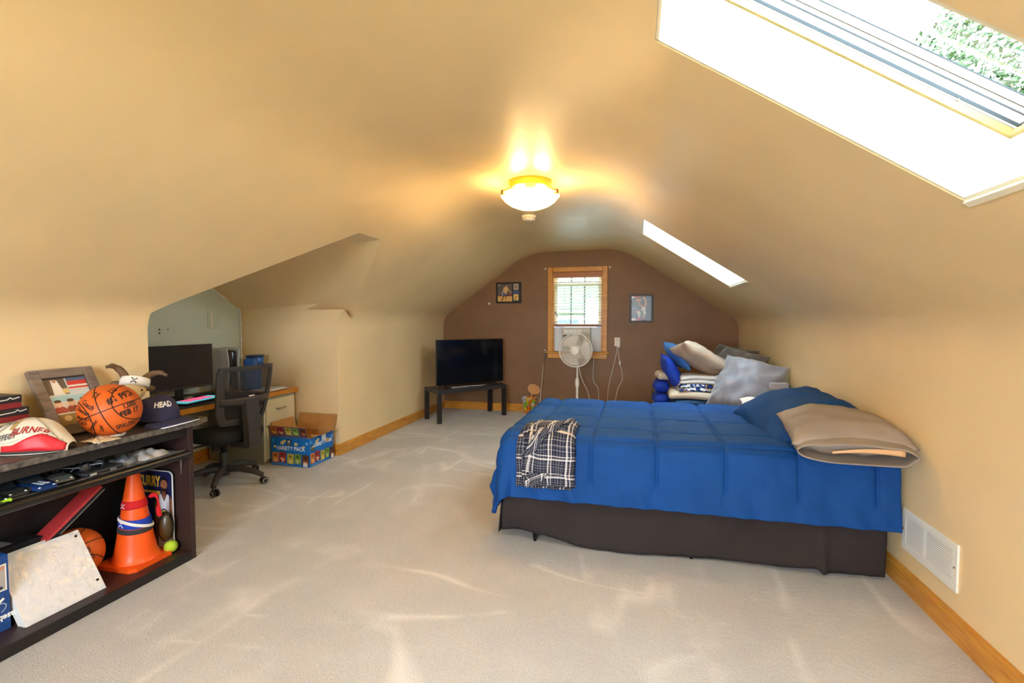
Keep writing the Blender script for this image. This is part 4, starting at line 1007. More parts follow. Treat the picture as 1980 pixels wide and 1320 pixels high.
for k, pts in enumerate(cb):
    tag(B().tube(bez([(x, y, DTZ+.0075+.006*(i % 2)) for i, (x, y) in enumerate(pts)], 6), .0028, 6).obj('desk_cable', M_SEAM, smooth=60),
        ('black cable looping across the desk mat in front of the mouse', 'black cable lying along the front desk edge by the keyboard', 'short black cable behind the keyboard near the console')[k], 'cable', 'cables on the desk')
for k, (dx, dy, a) in enumerate(((0, 0, .12), (.02, -.035, -.06), (-.03, .02, .3))):
    b = B(); b.grid(lambda u, v: Vector(((u-.5)*.215, (v-.5)*.28, .0012+k*.0022+.004*nz(u*2, v*2, k)*sm(u+v, .6, 2))), 8, 8)
    o = b.obj('paper_sheet', mat('white_paper', (232, 230, 232), .8), loc=(-3.40+dx, 3.93+dy, DTZ+.004), rot=(0, 0, a), smooth=180)
    o.modifiers.new('t', 'SOLIDIFY').thickness = .0006
    tag(o, ('lowest paper sheet on the desk corner', 'middle paper sheet on the desk corner', 'topmost paper sheet on the desk corner')[k], 'paper', 'papers on the desk corner')
    if k == 2:
        p = Print(0)
        for q in range(6): p.rect(-.08, .10-.035*q, .05-.02*(q % 3), .108-.035*q, (150, 150, 160))
        p.obj('printed_lines', o, Matrix.Translation((0, 0, .0085)))

# ------------------------------------------------------------------ office chair
M_CHP = mat('charcoal_nylon', (58, 56, 57), .45, bump=(300, .05, .001)); M_CHS = mat('black_seat_fabric', (28, 32, 36), .85, bump=(240, .2, .002))
ch = thing('office_chair', 'charcoal mesh-back office chair on five castors at the alcove desk', 'chair', (-3.225, 3.195, 0), math.radians(174))
BA = [math.radians(d) for d in (200, 128, 56, -16, -88)]
B().lathe([(0, .075), (.035, .075), (.045, .085), (.048, .13), (.040, .15), (0, .15)], 24).obj('base_hub', M_CHP, ch, smooth=40)
for a in BA:
    d = Vector((math.cos(a), math.sin(a), 0))
    B().tube(bez([d*.03+Vector((0, 0, .125)), d*.14+Vector((0, 0, .125)), d*.25+Vector((0, 0, .10)), d*.315+Vector((0, 0, .075))], 5), [.030, .030, .029, .028, .027, .026, .025, .024, .023, .022, .022, .021, .020, .020, .019, .019], 12).obj('base_arm', M_CHP, ch, smooth=60)
    cs = B().tube([d*.312+Vector((0, 0, .045)), d*.312+Vector((0, 0, .085))], .010, 10).obj('castor', M_CHP, ch)
    q = a+.9; ax = Vector((-math.sin(q), math.cos(q), 0)); fwd = Vector((math.cos(q), math.sin(q), 0))
    for s_ in (-1, 1):
        m_ = Matrix.Translation(d*.312+fwd*.012+ax*.016*s_+Vector((0, 0, .028))) @ ax.to_track_quat('Z', 'Y').to_matrix().to_4x4()
        B().lathe([(0, -.011), (.020, -.011), (.027, -.008), (.028, 0), (.027, .008), (.020, .011), (0, .011)], 20, mtx=m_).obj('wheel', M_SEAM, cs, smooth=40)
        B().tube([(m_ @ Vector((.019*math.cos(t_), .019*math.sin(t_), .0115*s_))) for t_ in [2*PI*k/18 for k in range(18)]], .0018, 5, closed=True).obj('wheel_ring', mat('pale_grey_ring', (206, 202, 192), .4), cs)
B().tube([(0, 0, .15), (0, 0, .26)], .030, 16).obj('gas_lift_sleeve', M_CHP, ch, smooth=60)
B().tube([(0, 0, .26), (0, 0, .33)], .018, 16).obj('gas_lift_piston', M_BLACKM, ch, smooth=60)
B().box((-.03, 0, .345), (.24, .16, .05), bev=.015).obj('tilt_mechanism', M_CHP, ch)
B().lathe([(0, 0), (.032, 0), (.034, .01), (.034, .05), (.03, .055), (0, .055)], 18, (.06, .02, .275)).obj('tension_knob', M_CHP, ch, smooth=40)
B().tube([(.02, .08, .345), (.03, .20, .345), (.035, .26, .340)], [.007, .007, .012], 8).obj('lever', M_CHP, ch, smooth=60)
def seatp(u, v):
    a = 2*PI*u; c, s_ = math.cos(a), math.sin(a); x = math.copysign(abs(c)**.5, c)*.245; y = math.copysign(abs(s_)**.5, s_)*.245
    k = [(.0, 0.), (.86, 0.), (.97, .012), (1.0, .035), (1.0, .06), (.95, .088), (.80, .10), (.45, .098), (0., .094)][v]
    drop = -.025*sm(x, .12, .25)
    return Vector((x*k[0], y*k[0], .372+k[1]+drop*sm(k[1], .0, .09)-.006*(1-min(1, abs(y)/.2))*sm(k[1], .08, .1)))
b = B(); b.grid(lambda u, v: seatp(u, round(v*8)), 44, 9, closeu=True); bmesh.ops.remove_doubles(b.bm, verts=b.bm.verts, dist=1e-5); b.obj('seat_cushion', M_CHS, ch, smooth=180)
def backc(y, z):                                                     # the curved surface of the back
    t = (z-.52)/.44
    return Vector((-.245-.035*t-.055*t*t+.10*(y/.24)**2*.6-.02*math.sin(max(0, min(1, t))*PI), y, z))
outline = []
key = [(-.155, .515), (.155, .515), (.205, .545), (.232, .64), (.245, .78), (.250, .90), (.238, .955), (.20, .972), (-.20, .972), (-.238, .955), (-.250, .90), (-.245, .78), (-.232, .64), (-.205, .545)]
kp = [Vector((y, z, 0)) for y, z in key]; N_ = len(kp)
for i in range(N_):
    p0, p1, p2, p3 = kp[i-1], kp[i], kp[(i+1) % N_], kp[(i+2) % N_]
    for k in range(5):
        t_ = k/5; outline.append(.5*((2*p1)+(p2-p0)*t_+(2*p0-5*p1+4*p2-p3)*t_*t_+(3*p1-p0-3*p2+p3)*t_**3))
cy0, cz0 = 0., .745
def ringp(u, v):
    i = int(round(u*len(outline))) % len(outline); o_ = outline[i]
    w_ = .052 if o_.y < .93 else .045
    dn = Vector((cy0-o_.x, (cz0-o_.y)*.9)); L_ = dn.length; dn /= L_
    j = round(v*6) % 6
    inn, th = [(0, -.010), (0, .008), (.35, .016), (1, .010), (1, -.006), (.5, -.016)][j]
    y = o_.x+dn.x*w_*inn; z = o_.y+dn.y*w_*inn
    return backc(y, z)+Vector((th, 0, 0))
b = B(); b.grid(ringp, len(outline), 6, closeu=True, closev=True); b.obj('back_frame', M_CHP, ch, smooth=50)
def mesh_mat():
    m = bpy.data.materials.new('black_mesh_fabric'); m.use_nodes = True; nt = m.node_tree; b_ = nt.nodes['Principled BSDF']
    b_.inputs['Base Color'].default_value = rgb((40, 38, 40)); b_.inputs['Roughness'].default_value = .7
    tc = nt.nodes.new('ShaderNodeTexCoord'); mp = nt.nodes.new('ShaderNodeMapping'); mp.inputs['Scale'].default_value = (1, 1, 1)
    w1_ = nt.nodes.new('ShaderNodeTexWave'); w1_.bands_direction = 'Y'; w1_.inputs['Scale'].default_value = 55
    w2_ = nt.nodes.new('ShaderNodeTexWave'); w2_.bands_direction = 'Z'; w2_.inputs['Scale'].default_value = 55
    mx = nt.nodes.new('ShaderNodeMath'); mx.operation = 'MULTIPLY'
    mr = nt.nodes.new('ShaderNodeMapRange'); mr.inputs['From Max'].default_value = .5; mr.inputs['To Min'].default_value = .92; mr.inputs['To Max'].default_value = .42
    for w_ in (w1_, w2_): nt.links.new(tc.outputs['Object'], w_.inputs['Vector'])
    nt.links.new(w1_.outputs['Fac'], mx.inputs[0]); nt.links.new(w2_.outputs['Fac'], mx.inputs[1]); nt.links.new(mx.outputs[0], mr.inputs['Value'])
    nt.links.new(mr.outputs[0], b_.inputs['Alpha']); return m
b = B(); b.grid(lambda u, v: backc(-.215+.43*u, .56+.38*v)+Vector((.006, 0, 0)) if True else None, 16, 16)
b.warp(lambda v: Vector((v.x, v.y*(1-.30*sm(v.z, .70, .55)), v.z))); b.obj('back_mesh', mesh_mat(), ch, smooth=180)
b = B(); b.grid(lambda u, v: backc(-.222+.444*u, .675+.055*(v if v < 1.1 else 0)-.01*math.cos((u-.5)*PI)*(1-v))+Vector((-.014-.026*math.cos((u-.5)*PI), 0, 0)), 22, 4)
o = b.obj('lumbar_bar', M_CHP, ch, smooth=180); o.modifiers.new('t', 'SOLIDIFY').thickness = .014
B().box((-.318, 0, .735), (.004, .05, .014), bev=.001).obj('label_tag', mat('white_label', (230, 228, 224), .5), ch)
B().hull([(-.285, -.075, .71), (-.285, .075, .71), (-.325, -.060, .71), (-.325, .060, .71), (-.30, -.065, .44), (-.30, .065, .44), (-.345, -.055, .44), (-.345, .055, .44)]).obj('spine', M_CHP, ch)
B().hull([(-.295, -.062, .46), (-.295, .062, .46), (-.348, -.056, .46), (-.348, .056, .46), (-.285, -.058, .33), (-.285, .058, .33), (-.34, -.050, .335), (-.34, .050, .335)]).obj('spine_sleeve', M_CHP, ch)
B().hull([(-.33, -.05, .335), (-.33, .05, .335), (-.33, -.05, .372), (-.33, .05, .372), (-.08, -.06, .325), (-.08, .06, .325), (-.08, -.06, .365), (-.08, .06, .365)]).obj('spine_foot', M_CHP, ch)

# ------------------------------------------------------------------ snack carton
M_KRAFT = mat('kraft_cardboard', (190, 138, 78), .8, vary=(12, .06)); M_BLUEB = mat('blue_printed_carton', (20, 112, 196), .42)
cx0, cx1, cy0_, cy1_, chh = -3.235, -2.832, 3.735, 4.09, .262
bxo = thing('snack_carton', 'open blue printed snack carton on the carpet beside the alcove desk', 'box', (0,0,0))
for a, c in (((cx0, cy0_, 0), (cx1, cy0_+.004, chh)), ((cx0, cy1_-.004, 0), (cx1, cy1_, chh)), ((cx0, cy0_+.004, 0), (cx0+.004, cy1_-.004, chh)), ((cx1-.004, cy0_+.004, 0), (cx1, cy1_-.004, chh))):
    B().span(a, c).obj('side_panel', M_BLUEB, bxo)
    sh_ = .0045
    if a[1] == cy0_ and c[1] < cy0_+.01: ia, ic = (a[0]+.004, a[1]+.004, .004), (c[0]-.004, c[1]+.0015, chh-.001)
    elif a[1] > cy1_-.01: ia, ic = (a[0]+.004, a[1]-.0015, .004), (c[0]-.004, a[1], chh-.001)
    elif a[0] == cx0: ia, ic = (c[0], a[1], .004), (c[0]+.0015, c[1], chh-.001)
    else: ia, ic = (a[0]-.0015, a[1], .004), (a[0], c[1], chh-.001)
    B().span(ia, ic).obj('inner_liner', M_KRAFT, bxo)
B().span((cx0+.004, cy0_+.004, 0), (cx1-.004, cy1_-.004, .004)).obj('bottom_panel', M_KRAFT, bxo)
def flap(p0, p1, d, L_, taper, nm, inner=M_KRAFT, outer=M_BLUEB):
    p0, p1 = Vector(p0), Vector(p1); e = (p1-p0).normalized(); d = Vector(d).normalized(); n_ = e.cross(d)
    q = [p0, p1, p1+d*L_-e*taper, p0+d*L_+e*taper]
    b = B(); V_ = [b.bm.verts.new(x+n_*.0015) for x in q]+[b.bm.verts.new(x-n_*.0015) for x in q]
    f1 = b.bm.faces.new(V_[:4]); f2 = b.bm.faces.new(V_[4:][::-1])
    for i in range(4): b.bm.faces.new([V_[i], V_[(i+1) % 4], V_[4+(i+1) % 4], V_[4+i]])
    o = b.obj(nm, [inner, outer], bxo); return o, frame_mtx(p0-n_*0.0018, e, d), frame_mtx(p0+n_*.0018, e, d)
fo, fm1, fm2 = flap((cx0, cy0_, chh), (cx1, cy0_, chh), (-.03, -.36, .93), .118, .006, 'flap', outer=M_KRAFT)
flap((cx1, cy1_, chh), (cx0, cy1_, chh), (.0, .33, .90), .155, -.012, 'flap')
flap((cx0, cy1_, chh), (cx0, cy0_, chh), (-.14, 0, .95), .125, .03, 'flap')
flap((cx1, cy0_, chh), (cx1, cy1_, chh), (.92, .02, .34), .13, .02, 'flap')
def snacks(p, w, h, x0, y0, bw, bh, tilt=0.):
    cols = [((214, 120, 50), (240, 190, 110)), ((170, 50, 46), (236, 196, 150)), ((196, 176, 60), (222, 206, 130)), ((120, 150, 66), (196, 202, 120)), ((96, 50, 32), (196, 110, 60))]
    xs = [0, 1.02, 2.15, 3.2, 4.3]
    for k in range(5):
        c, c2 = cols[k]; x = x0+xs[k]*bw; dy = (-.012, -.006, -.018, -.014, -.020)[k] if not tilt else 0
        p.poly([(x, y0+dy), (x+bw*.92, y0+dy-.004), (x+bw*.95, y0+bh+dy), (x+.02*bw, y0+bh+dy+.004)], c)
        p.rect(x+.25*bw, y0+dy+.62*bh, x+.66*bw, y0+dy+.84*bh, tuple(int(q*.6) for q in c))
        for ex, ey, r_ in ((.3, .34, .16), (.62, .28, .17), (.45, .14, .14)): p.ell(x+ex*bw, y0+dy+ey*bh, r_*bw, r_*bw*.85, c2, 10)
    return p
def carton_print(w, h, lx, ly, tx, ty, ts):
    p = Print()
    for ex, ey, r_ in ((.30, .80, .020), (.36, .86, .016), (.66, .78, .018), (.10, .66, .014), (.86, .70, .012)): p.ell(ex*w, ey*h, r_, r_*.9, (226, 196, 130), 10)
    p.ell(.06*w, .86*h, .018, .018, (60, 150, 220), 16).ell(.94*w, .82*h, .014, .014, (120, 190, 236), 14)
    p.rect(lx-.024, ly-.028, lx+.024, ly+.03, (18, 20, 26)).text('M', lx, ly+.008, .038, (240, 240, 240), 0, .001).text("MEMBER'S", lx, ly-.014, .009, (240, 240, 240)).text('MARK', lx, ly-.022, .008, (240, 240, 240))
    p.text('VARIETY PACK', tx, ty, ts, (246, 248, 250), .0, .0012, .92)
    snacks(p, w, h, .035*w, .16*h, w*.185, h*.34)
    for k in range(5): p.ell(w*(.13+.19*k), .15*h, .006, .006, (244, 244, 244), 8)
    p.rect(.86*w, .03*h, .97*w, .16*h, (240, 238, 234)); 
    for k in range(3): p.rect(.88*w+.012*k, .05*h, .885*w+.012*k, .14*h, (60, 60, 60))
    p.rect(.03*w, .06*h, .45*w, .075*h, (150, 200, 240))
    return p
W_ = cx1-cx0
carton_print(W_, chh, .48*W_, .82*chh, .52*W_, .615*chh, .050).obj('print_face', bxo, frame_mtx((cx0, cy0_-.0004, 0), (1, 0, 0), (0, 0, 1)))
W2 = cy1_-cy0_
q = carton_print(W2, chh, .15*W2, .64*chh, .56*W2, .70*chh, .044); q.rect(.46*W2, .80*chh, .64*W2, chh, (222, 226, 232)); q.obj('print_face', bxo, frame_mtx((cx1+.0004, cy0_, 0), (0, 1, 0), (0, 0, 1)))
snacks(Print().rect(.008, .002, W_-.008, .112, (84, 84, 130)), W_, .12, .05*W_, .03, W_*.18, .075, 1).obj('flap_print', bxo, fm2)
for k in range(3):
    tag(B().box((-3.02+.06*k, 3.90+.03*k, .206+.002*k), (.16, .12, .05), (.15, .1*k, .6+.3*k), bev=.02).obj('snack_bag', mat('snack_bag_%d' % k, ((178, 120, 96), (150, 70, 60), (196, 150, 90))[k], .3), smooth=40),
        ('brown', 'dark red', 'tan')[k]+' snack bag lying inside the open carton', 'snack bag', 'snack bags in the carton')

# ------------------------------------------------------------------ TV corner
M_TBL = mat('black_brown_table', (42, 37, 37), .42, vary=(12, .15), stretch=(1, 8, 1))
M_TBT = mat('black_brown_table_top', (58, 56, 60), .28, vary=(14, .2), stretch=(1, 8, 8))
FLx, FLy, TA = -2.43, 5.735, math.atan2(.759, .651)
tb = thing('low_table', 'low black table with square legs holding the television in the corner', 'table', (FLx, FLy, 0), TA)
TLn, TDp, THt = 1.05, .42, .432
B().span((0, 0, THt-.05), (TLn, TDp, THt), bev=.003).obj('tabletop', M_TBT, tb)
for x, y in ((.0, 0), (TLn-.05, 0), (0, TDp-.05), (TLn-.05, TDp-.05)): B().span((x, y, 0), (x+.05, y+.05, THt-.05), bev=.002).obj('leg', M_TBL, tb)
tv = thing('television', 'flat black television on the low corner table', 'television', (FLx+.585*.651-.19*.759, FLy+.585*.759+.19*.651, THt+.0005), TA-math.radians(2))
M_TVB = mat('gloss_black_bezel', (16, 16, 18), .25)
B().box((0, 0, .335), (1.03, .03, .60), bev=.006).obj('housing', M_TVB, tv)
B().box((0, -.0155, .339), (1.012, .002, .578)).obj('screen', mat('tv_glass', (12, 16, 24), .10, spec=.6), tv)
B().box((0, .03, .26), (.6, .05, .32), bev=.02).obj('rear_housing', M_TVB, tv)
for x in (-.42, .44):
    B().tube([(x, -.12, .006), (x, 0, .042), (x, .12, .006)], .006, 8).obj('foot', M_TVB, tv, smooth=60)
def on_table(u, v, z=0): return (FLx+u*.651-v*.759, FLy+u*.759+v*.651, THt+z)
tag(B().box(on_table(.37, .10, .009), (.26, .035, .016), (0, 0, TA), bev=.004).obj('media_bar', mat('silver_plastic', (186, 186, 190), .3, .5)), 'slim silver box lying on the table under the television', 'media box')
tag(B().tube(bez([on_table(.50, .11, .012), on_table(.60, .09, .010), on_table(.70, .10, .006), on_table(.78, .13, .006)], 6), .004, 6).obj('white_cable', mat('white_cable', (220, 218, 214), .5), smooth=60), 'short white cable beside the silver box on the table', 'cable')
tag(B().tube(bez([on_table(.76, .16, .006), on_table(.86, .10, .006), on_table(.92, .13, .008), on_table(.84, .17, .006), on_table(.78, .12, .009)], 6), .0045, 6).obj('black_cable', M_SEAM, smooth=60), 'coiled black cable on the right side of the table', 'cable')
# ------------------------------------------------------------------ ceiling lamp and smoke alarm
def bowl_mat():
    m = bpy.data.materials.new('frosted_amber_glass'); m.use_nodes = True; nt = m.node_tree; nt.nodes.clear()
    out = nt.nodes.new('ShaderNodeOutputMaterial'); a = nt.nodes.new('ShaderNodeAddShader')
    tr_ = nt.nodes.new('ShaderNodeBsdfTranslucent'); tr_.inputs[0].default_value = rgb((255, 226, 140))
    em = nt.nodes.new('ShaderNodeEmission'); em.inputs[0].default_value = rgb((255, 214, 112)); em.inputs[1].default_value = 1.6
    nt.links.new(tr_.outputs[0], a.inputs[0]); nt.links.new(em.outputs[0], a.inputs[1]); nt.links.new(a.outputs[0], out.inputs[0]); return m
M_BOWL = bowl_mat(); M_BRZ = mat('antique_bronze', (140, 92, 40), .35, .8)
prof_b = [(.197, -.098), (.205, -.094), (.207, -.102), (.198, -.112), (.175, -.138), (.14, -.163), (.09, -.183), (.04, -.191), (0, -.192)]
def ceiling_lamp(label, LX, LY):
    lp = thing('ceiling_lamp', label, 'ceiling lamp', (LX, LY, ZC), 0, 'amber bowl ceiling lamps')
    B().lathe([(0, 0), (.150, 0), (.155, -.012), (.14, -.045), (.10, -.055), (0, -.055)], 36).obj('canopy', mat('amber_pan', (226, 170, 60), .35, .4), lp, smooth=40)
    B().lathe(prof_b, 40).obj('glass_bowl', M_BOWL, lp, smooth=60)
    for a in (math.radians(-20), math.radians(100), math.radians(220)):
        d = Vector((math.cos(a), math.sin(a), 0)); c = d*.203
        q = B().box((0, 0, 0), (.034, .022, .010)); q.box((.015, 0, .012), (.006, .022, .026)); q.box((.006, 0, .022), (.020, .014, .005))
        q.warp(lambda v: Matrix.Rotation(a, 3, 'Z') @ v+c+Vector((0, 0, -.108))); q.obj('clip', M_BRZ, lp)
        B().tube([d*.14+Vector((0, 0, -.05)), d*.205+Vector((0, 0, -.088))], .004, 6).obj('clip_arm', M_BRZ, lp)
    for s_ in (-1, 1):
        B().ball((.075*s_, .02*s_, -.098), .026, 16, 10, (1.4, 1, 1)).obj('bulb', mat('warm_bulb', (255, 232, 170), .4, emit=((255, 206, 110), 14.)), lp, smooth=180)
        ld = bpy.data.lights.new('bulb_light', 'POINT'); ld.energy = 7.5; ld.color = (1.0, .72, .40); ld.shadow_soft_size = .03
        lo = bpy.data.objects.new('bulb_light', ld); COL.objects.link(lo); lo.parent = lp; lo.location = (.075*s_, .02*s_, -.085)
ceiling_lamp('lit amber glass bowl lamp with bronze clips on the ceiling before the smoke alarm', -.735, 3.40)
ceiling_lamp('added unseen copy of the amber bowl lamp behind the camera for fill light', -.735, -.25)  # unseen second lamp, added to warm and brighten the near room
sd_ = thing('smoke_alarm', 'round ivory smoke alarm on the ceiling beyond the lamp', 'smoke alarm', (-.985, 4.50, ZC))
M_IV = mat('ivory_plastic', (236, 226, 206), .4)
B().lathe([(0, 0), (.068, 0), (.068, -.012), (.062, -.016), (.062, -.030), (.05, -.042), (.02, -.046), (0, -.046)], 32).obj('housing', M_IV, sd_, smooth=35)
for k in range(10):
    a = 2*PI*k/10; B().box((.0615*math.cos(a), .0615*math.sin(a), -.023), (.004, .022, .006), (0, 0, a)).obj('vent_slot', mat('grey_slot', (150, 142, 126), .6), sd_)
B().lathe([(0, 0), (.008, 0), (.008, -.003), (0, -.003)], 12, (.02, -.01, -.045)).obj('test_button', M_WHITE, sd_)

# ------------------------------------------------------------------ pictures on the brown wall
def wallpic(label, x0, x1, z0, z1, m, mw, draw):
    t = thing('wall_picture', label, 'picture', (x0, YB, z0)); w_, h_ = x1-x0, z1-z0
    for a, c in (((0, 0), (mw, h_)), ((w_-mw, 0), (w_, h_)), ((mw, h_-mw), (w_-mw, h_)), ((mw, 0), (w_-mw, mw))):
        B().span((a[0], -.020, a[1]), (c[0], -.002, c[1]), bev=.003).obj('frame_rail', m, t)
    B().span((mw-.002, -.010, mw-.002), (w_-mw+.002, -.003, h_-mw+.002)).obj('backing', mat('black_mat_board', (30, 24, 22), .5), t)
    p = Print(.0003); draw(p, w_, h_, mw); p.obj('print', t, frame_mtx((0, -.0103, 0), (1, 0, 0), (0, 0, 1)), m=print_mat('photo_paper', .25)); return t
def fig(p, pts, col): return p.poly(pts, col)
def pic1(p, w, h, mw):
    S = lambda a, c: (a*w, c*h)
    p.rect(.06*w, .09*h, .64*w, .93*h, (104, 92, 86)).rect(.06*w, .09*h, .64*w, .36*h, (226, 172, 100)).rect(.06*w, .34*h, .64*w, .46*h, (96, 62, 66))
    for a in (.10, .18, .52, .60): p.ell(a*w, .42*h, .03*w, .05*h, (126, 104, 112), 10)
    p.ell(.12*w, .86*h, .02*w, .03*h, (230, 226, 220), 8)
    p.poly([S(.26,.55), S(.30,.75), S(.37,.80), S(.46,.78), S(.48,.68), S(.43,.52), S(.42,.44), S(.28,.44)], (224, 178, 124))
    p.poly([S(.25,.55), S(.42,.50), S(.40,.34), S(.32,.36), S(.25,.36)], (92, 92, 132)).line([S(.25,.55), S(.25,.36)], .008, (226, 222, 226))
    p.ell(.425*w, .86*h, .036*w, .055*h, (214, 160, 112), 12).ell(.425*w, .895*h, .036*w, .03*h, (60, 44, 34), 12)
    p.line([S(.31,.70), S(.33,.52), S(.44,.44)], .014, (218, 168, 116)).line([S(.47,.70), S(.53,.58), S(.60,.50)], .013, (218, 168, 116))
    p.ell(.55*w, .42*h, .045*w, .055*h, (150, 72, 44), 14).line([S(.30,.36), S(.26,.22), S(.22,.13)], .016, (110, 66, 40)).line([S(.38,.36), S(.40,.28), S(.37,.22)], .014, (120, 74, 46))
    p.rect(.70*w, .63*h, .90*w, .93*h, (178, 160, 148)).ell(.80*w, .78*h, .05*w, .08*h, (150, 120, 112), 10)
    p.rect(.70*w, .13*h, .90*w, .43*h, (236, 200, 120)).ell(.80*w, .30*h, .05*w, .05*h, (206, 120, 56), 10).rect(.74*w, .16*h, .80*w, .22*h, (90, 70, 50))
    p.poly([S(.68,.53), S(.71,.58), S(.89,.58), S(.92,.53), S(.89,.47), S(.71,.47)], (92, 116, 190)).rect(.73*w, .51*h, .87*w, .545*h, (30, 34, 70))
def pic2(p, w, h, mw):
    S = lambda a, c: (a*w, c*h)
    p.rect(.08*w, .06*h, .92*w, .94*h, (84, 96, 104)).rect(.62*w, .06*h, .92*w, .94*h, (96, 116, 136))
    p.poly([S(.08,.94), S(.36,.94), S(.12,.86), S(.08,.84)], (236, 214, 206)).poly([S(.16,.94), S(.56,.94), S(.34,.88)], (214, 104, 92))
    p.poly([S(.08,.54), S(.62,.46), S(.62,.41), S(.08,.50)], (150, 156, 166)).poly([S(.08,.49), S(.50,.42), S(.50,.30), S(.08,.30)], (96, 96, 106))
    p.line([S(.47,.84), S(.40,.74), S(.44,.60), S(.52,.55)], .020, (206, 150, 118)).line([S(.56,.90), S(.66,.82), S(.68,.66), S(.64,.52)], .022, (216, 162, 130))
    p.ell(.55*w, .62*h, .05*w, .05*h, (150, 96, 76), 12).ell(.34*w, .80*h, .075*w, .06*h, (186, 104, 76), 14)
    p.poly([S(.50,.56), S(.66,.54), S(.68,.30), S(.58,.28), S(.52,.42)], (232, 226, 222)).poly([S(.30,.40), S(.44,.40), S(.48,.26), S(.40,.22)], (228, 224, 218)).poly([S(.44,.40), S(.58,.42), S(.60,.22), S(.46,.20)], (108, 122, 116))
    p.line([S(.37,.30), S(.42,.18)], .020, (226, 214, 206)).line([S(.63,.30), S(.60,.18)], .018, (226, 214, 206)).poly([S(.34,.15), S(.44,.19), S(.48,.13), S(.36,.10)], (206, 84, 84)).poly([S(.52,.15), S(.62,.20), S(.66,.15), S(.54,.12)], (206, 84, 84))
    p.rect(.08*w, .06*h, .26*w, .15*h, (226, 200, 196)).rect(.26*w, .06*h, .50*w, .10*h, (206, 110, 108))
wallpic('black framed photo of a dribbling basketball player with small inset pictures', -1.987, -1.613, 1.574, 1.878, mat('black_gloss_frame', (22, 16, 14), .3), .022, pic1)
wallpic('dark framed photo of a dunking basketball player right of the window', -.088, .225, 1.297, 1.680, mat('dark_wood_frame', (58, 42, 38), .4), .026, pic2)

# ------------------------------------------------------------------ window blind, air conditioner
M_SLAT = mat('cream_blind_slat', (232, 218, 190), .5); M_VAL = mat('orange_brown_wood', (190, 118, 58), .4, vary=(8, .0, 5), col2=(166, 94, 42), stretch=(1, 6, 8))
vb = thing('venetian_blind', 'half-raised cream slatted blind with orange wood valance in the window', 'blind', (0,0,0))
bx0, bx1 = WX0+.012, WX1-.012
B().span((bx0, YB-.012, 1.925), (bx1, YB+.004, 2.005), bev=.004).obj('valance', M_VAL, vb)
B().span((bx0+.01, YB+.006, 1.955), (bx1-.01, YB+.05, 2.0)).obj('head_rail', M_SLAT, vb)
sl0 = None
for k in range(15):
    z = 1.905-.0425*k
    if sl0 is None:
        sl0 = B().box((0, 0, 0), (bx1-bx0-.02, .046, .003), (math.radians(-12), 0, 0)).obj('slat', M_SLAT, vb); o = sl0
    else: o = sl0.copy(); COL.objects.link(o)
    o.location = ((bx0+bx1)/2, YB+.028, z)
B().span((bx0+.008, YB+.006, 1.238), (bx1-.008, YB+.048, 1.268), bev=.004).obj('bottom_rail', mat('brown_rail', (150, 92, 62), .5), vb)
for x in (bx0+.16, bx1-.16): 
    for dy in (.005, .051): B().span((x-.0015, YB+dy-.0008, 1.26), (x+.0015, YB+dy+.0008, 1.96)).obj('ladder_cord', M_SLAT, vb)
for k, (x, z) in enumerate(((bx0+.035, 1.45), (bx0+.055, 1.415))):
    q = B().tube([(x, YB-.002, z), (x, YB-.002, 1.93)], .0015, 6).obj('pull_cord', M_SLAT, vb)
    B().lathe([(0, 0), (.005, 0), (.008, -.03), (0, -.034)], 10, (x, YB-.002, z)).obj('tassel', mat('dark_tassel', (60, 36, 26), .5), q)
M_AC = mat('beige_ac_plastic', (206, 202, 190), .45)
ac = thing('air_conditioner', 'beige window air conditioner under the blind behind the fan', 'air conditioner', (0,0,0))
ax0, ax1, az0, az1 = -1.02, -.615, .886, 1.232
B().span((ax0, YB-.03, az0), (ax1, YB+.32, az1), bev=.006).obj('cabinet', M_AC, ac)
B().span((ax0+.01, YB-.045, az0+.012), (ax1-.01, YB-.03, az1-.008), bev=.006).obj('front_panel', M_AC, ac)
B().span((ax0+.02, YB-.0465, az0+.03), (ax1-.10, YB-.045, az0+.235)).obj('intake_recess', mat('dark_intake', (74, 68, 64), .7), ac)
ln0 = None
for k in range(12):
    if ln0 is None: ln0 = B().span((ax0+.02, -.006, -.003), (ax1-.10, .0, .004)).obj('louvre', M_AC, ac); o = ln0
    else: o = ln0.copy(); COL.objects.link(o)
    o.location = (0, YB-.046, az0+.04+.0155*k)
for k in range(4): B().span((ax0+.04+.062*k, YB-.0475, az1-.085), (ax0+.092+.062*k, YB-.045, az1-.035)).obj('outlet_grille', mat('white_grille', (236, 236, 230), .5), ac)
for z in (.30, .24): B().lathe([(0, 0), (.022, 0), (.022, .006), (.016, .016), (0, .016)], 18, (ax1-.05, YB-.045, az0+z-.05), (PI/2, 0, 0)).obj('knob', M_AC, ac, smooth=40)
for x0, x1 in ((WX0+.02, ax0), (ax1, WX1-.02)):
    B().span((x0, YB+.06, az0), (x1, YB+.07, az1)).obj('side_panel', mat('pale_side_panel', (222, 228, 238), .5), ac)
    for k in range(5):
        x = x0+(x1-x0)*(k+.5)/5; B().span((x-.003, YB+.052, az0), (x+.003, YB+.06, az1)).obj('pleat', M_WHITE, ac)

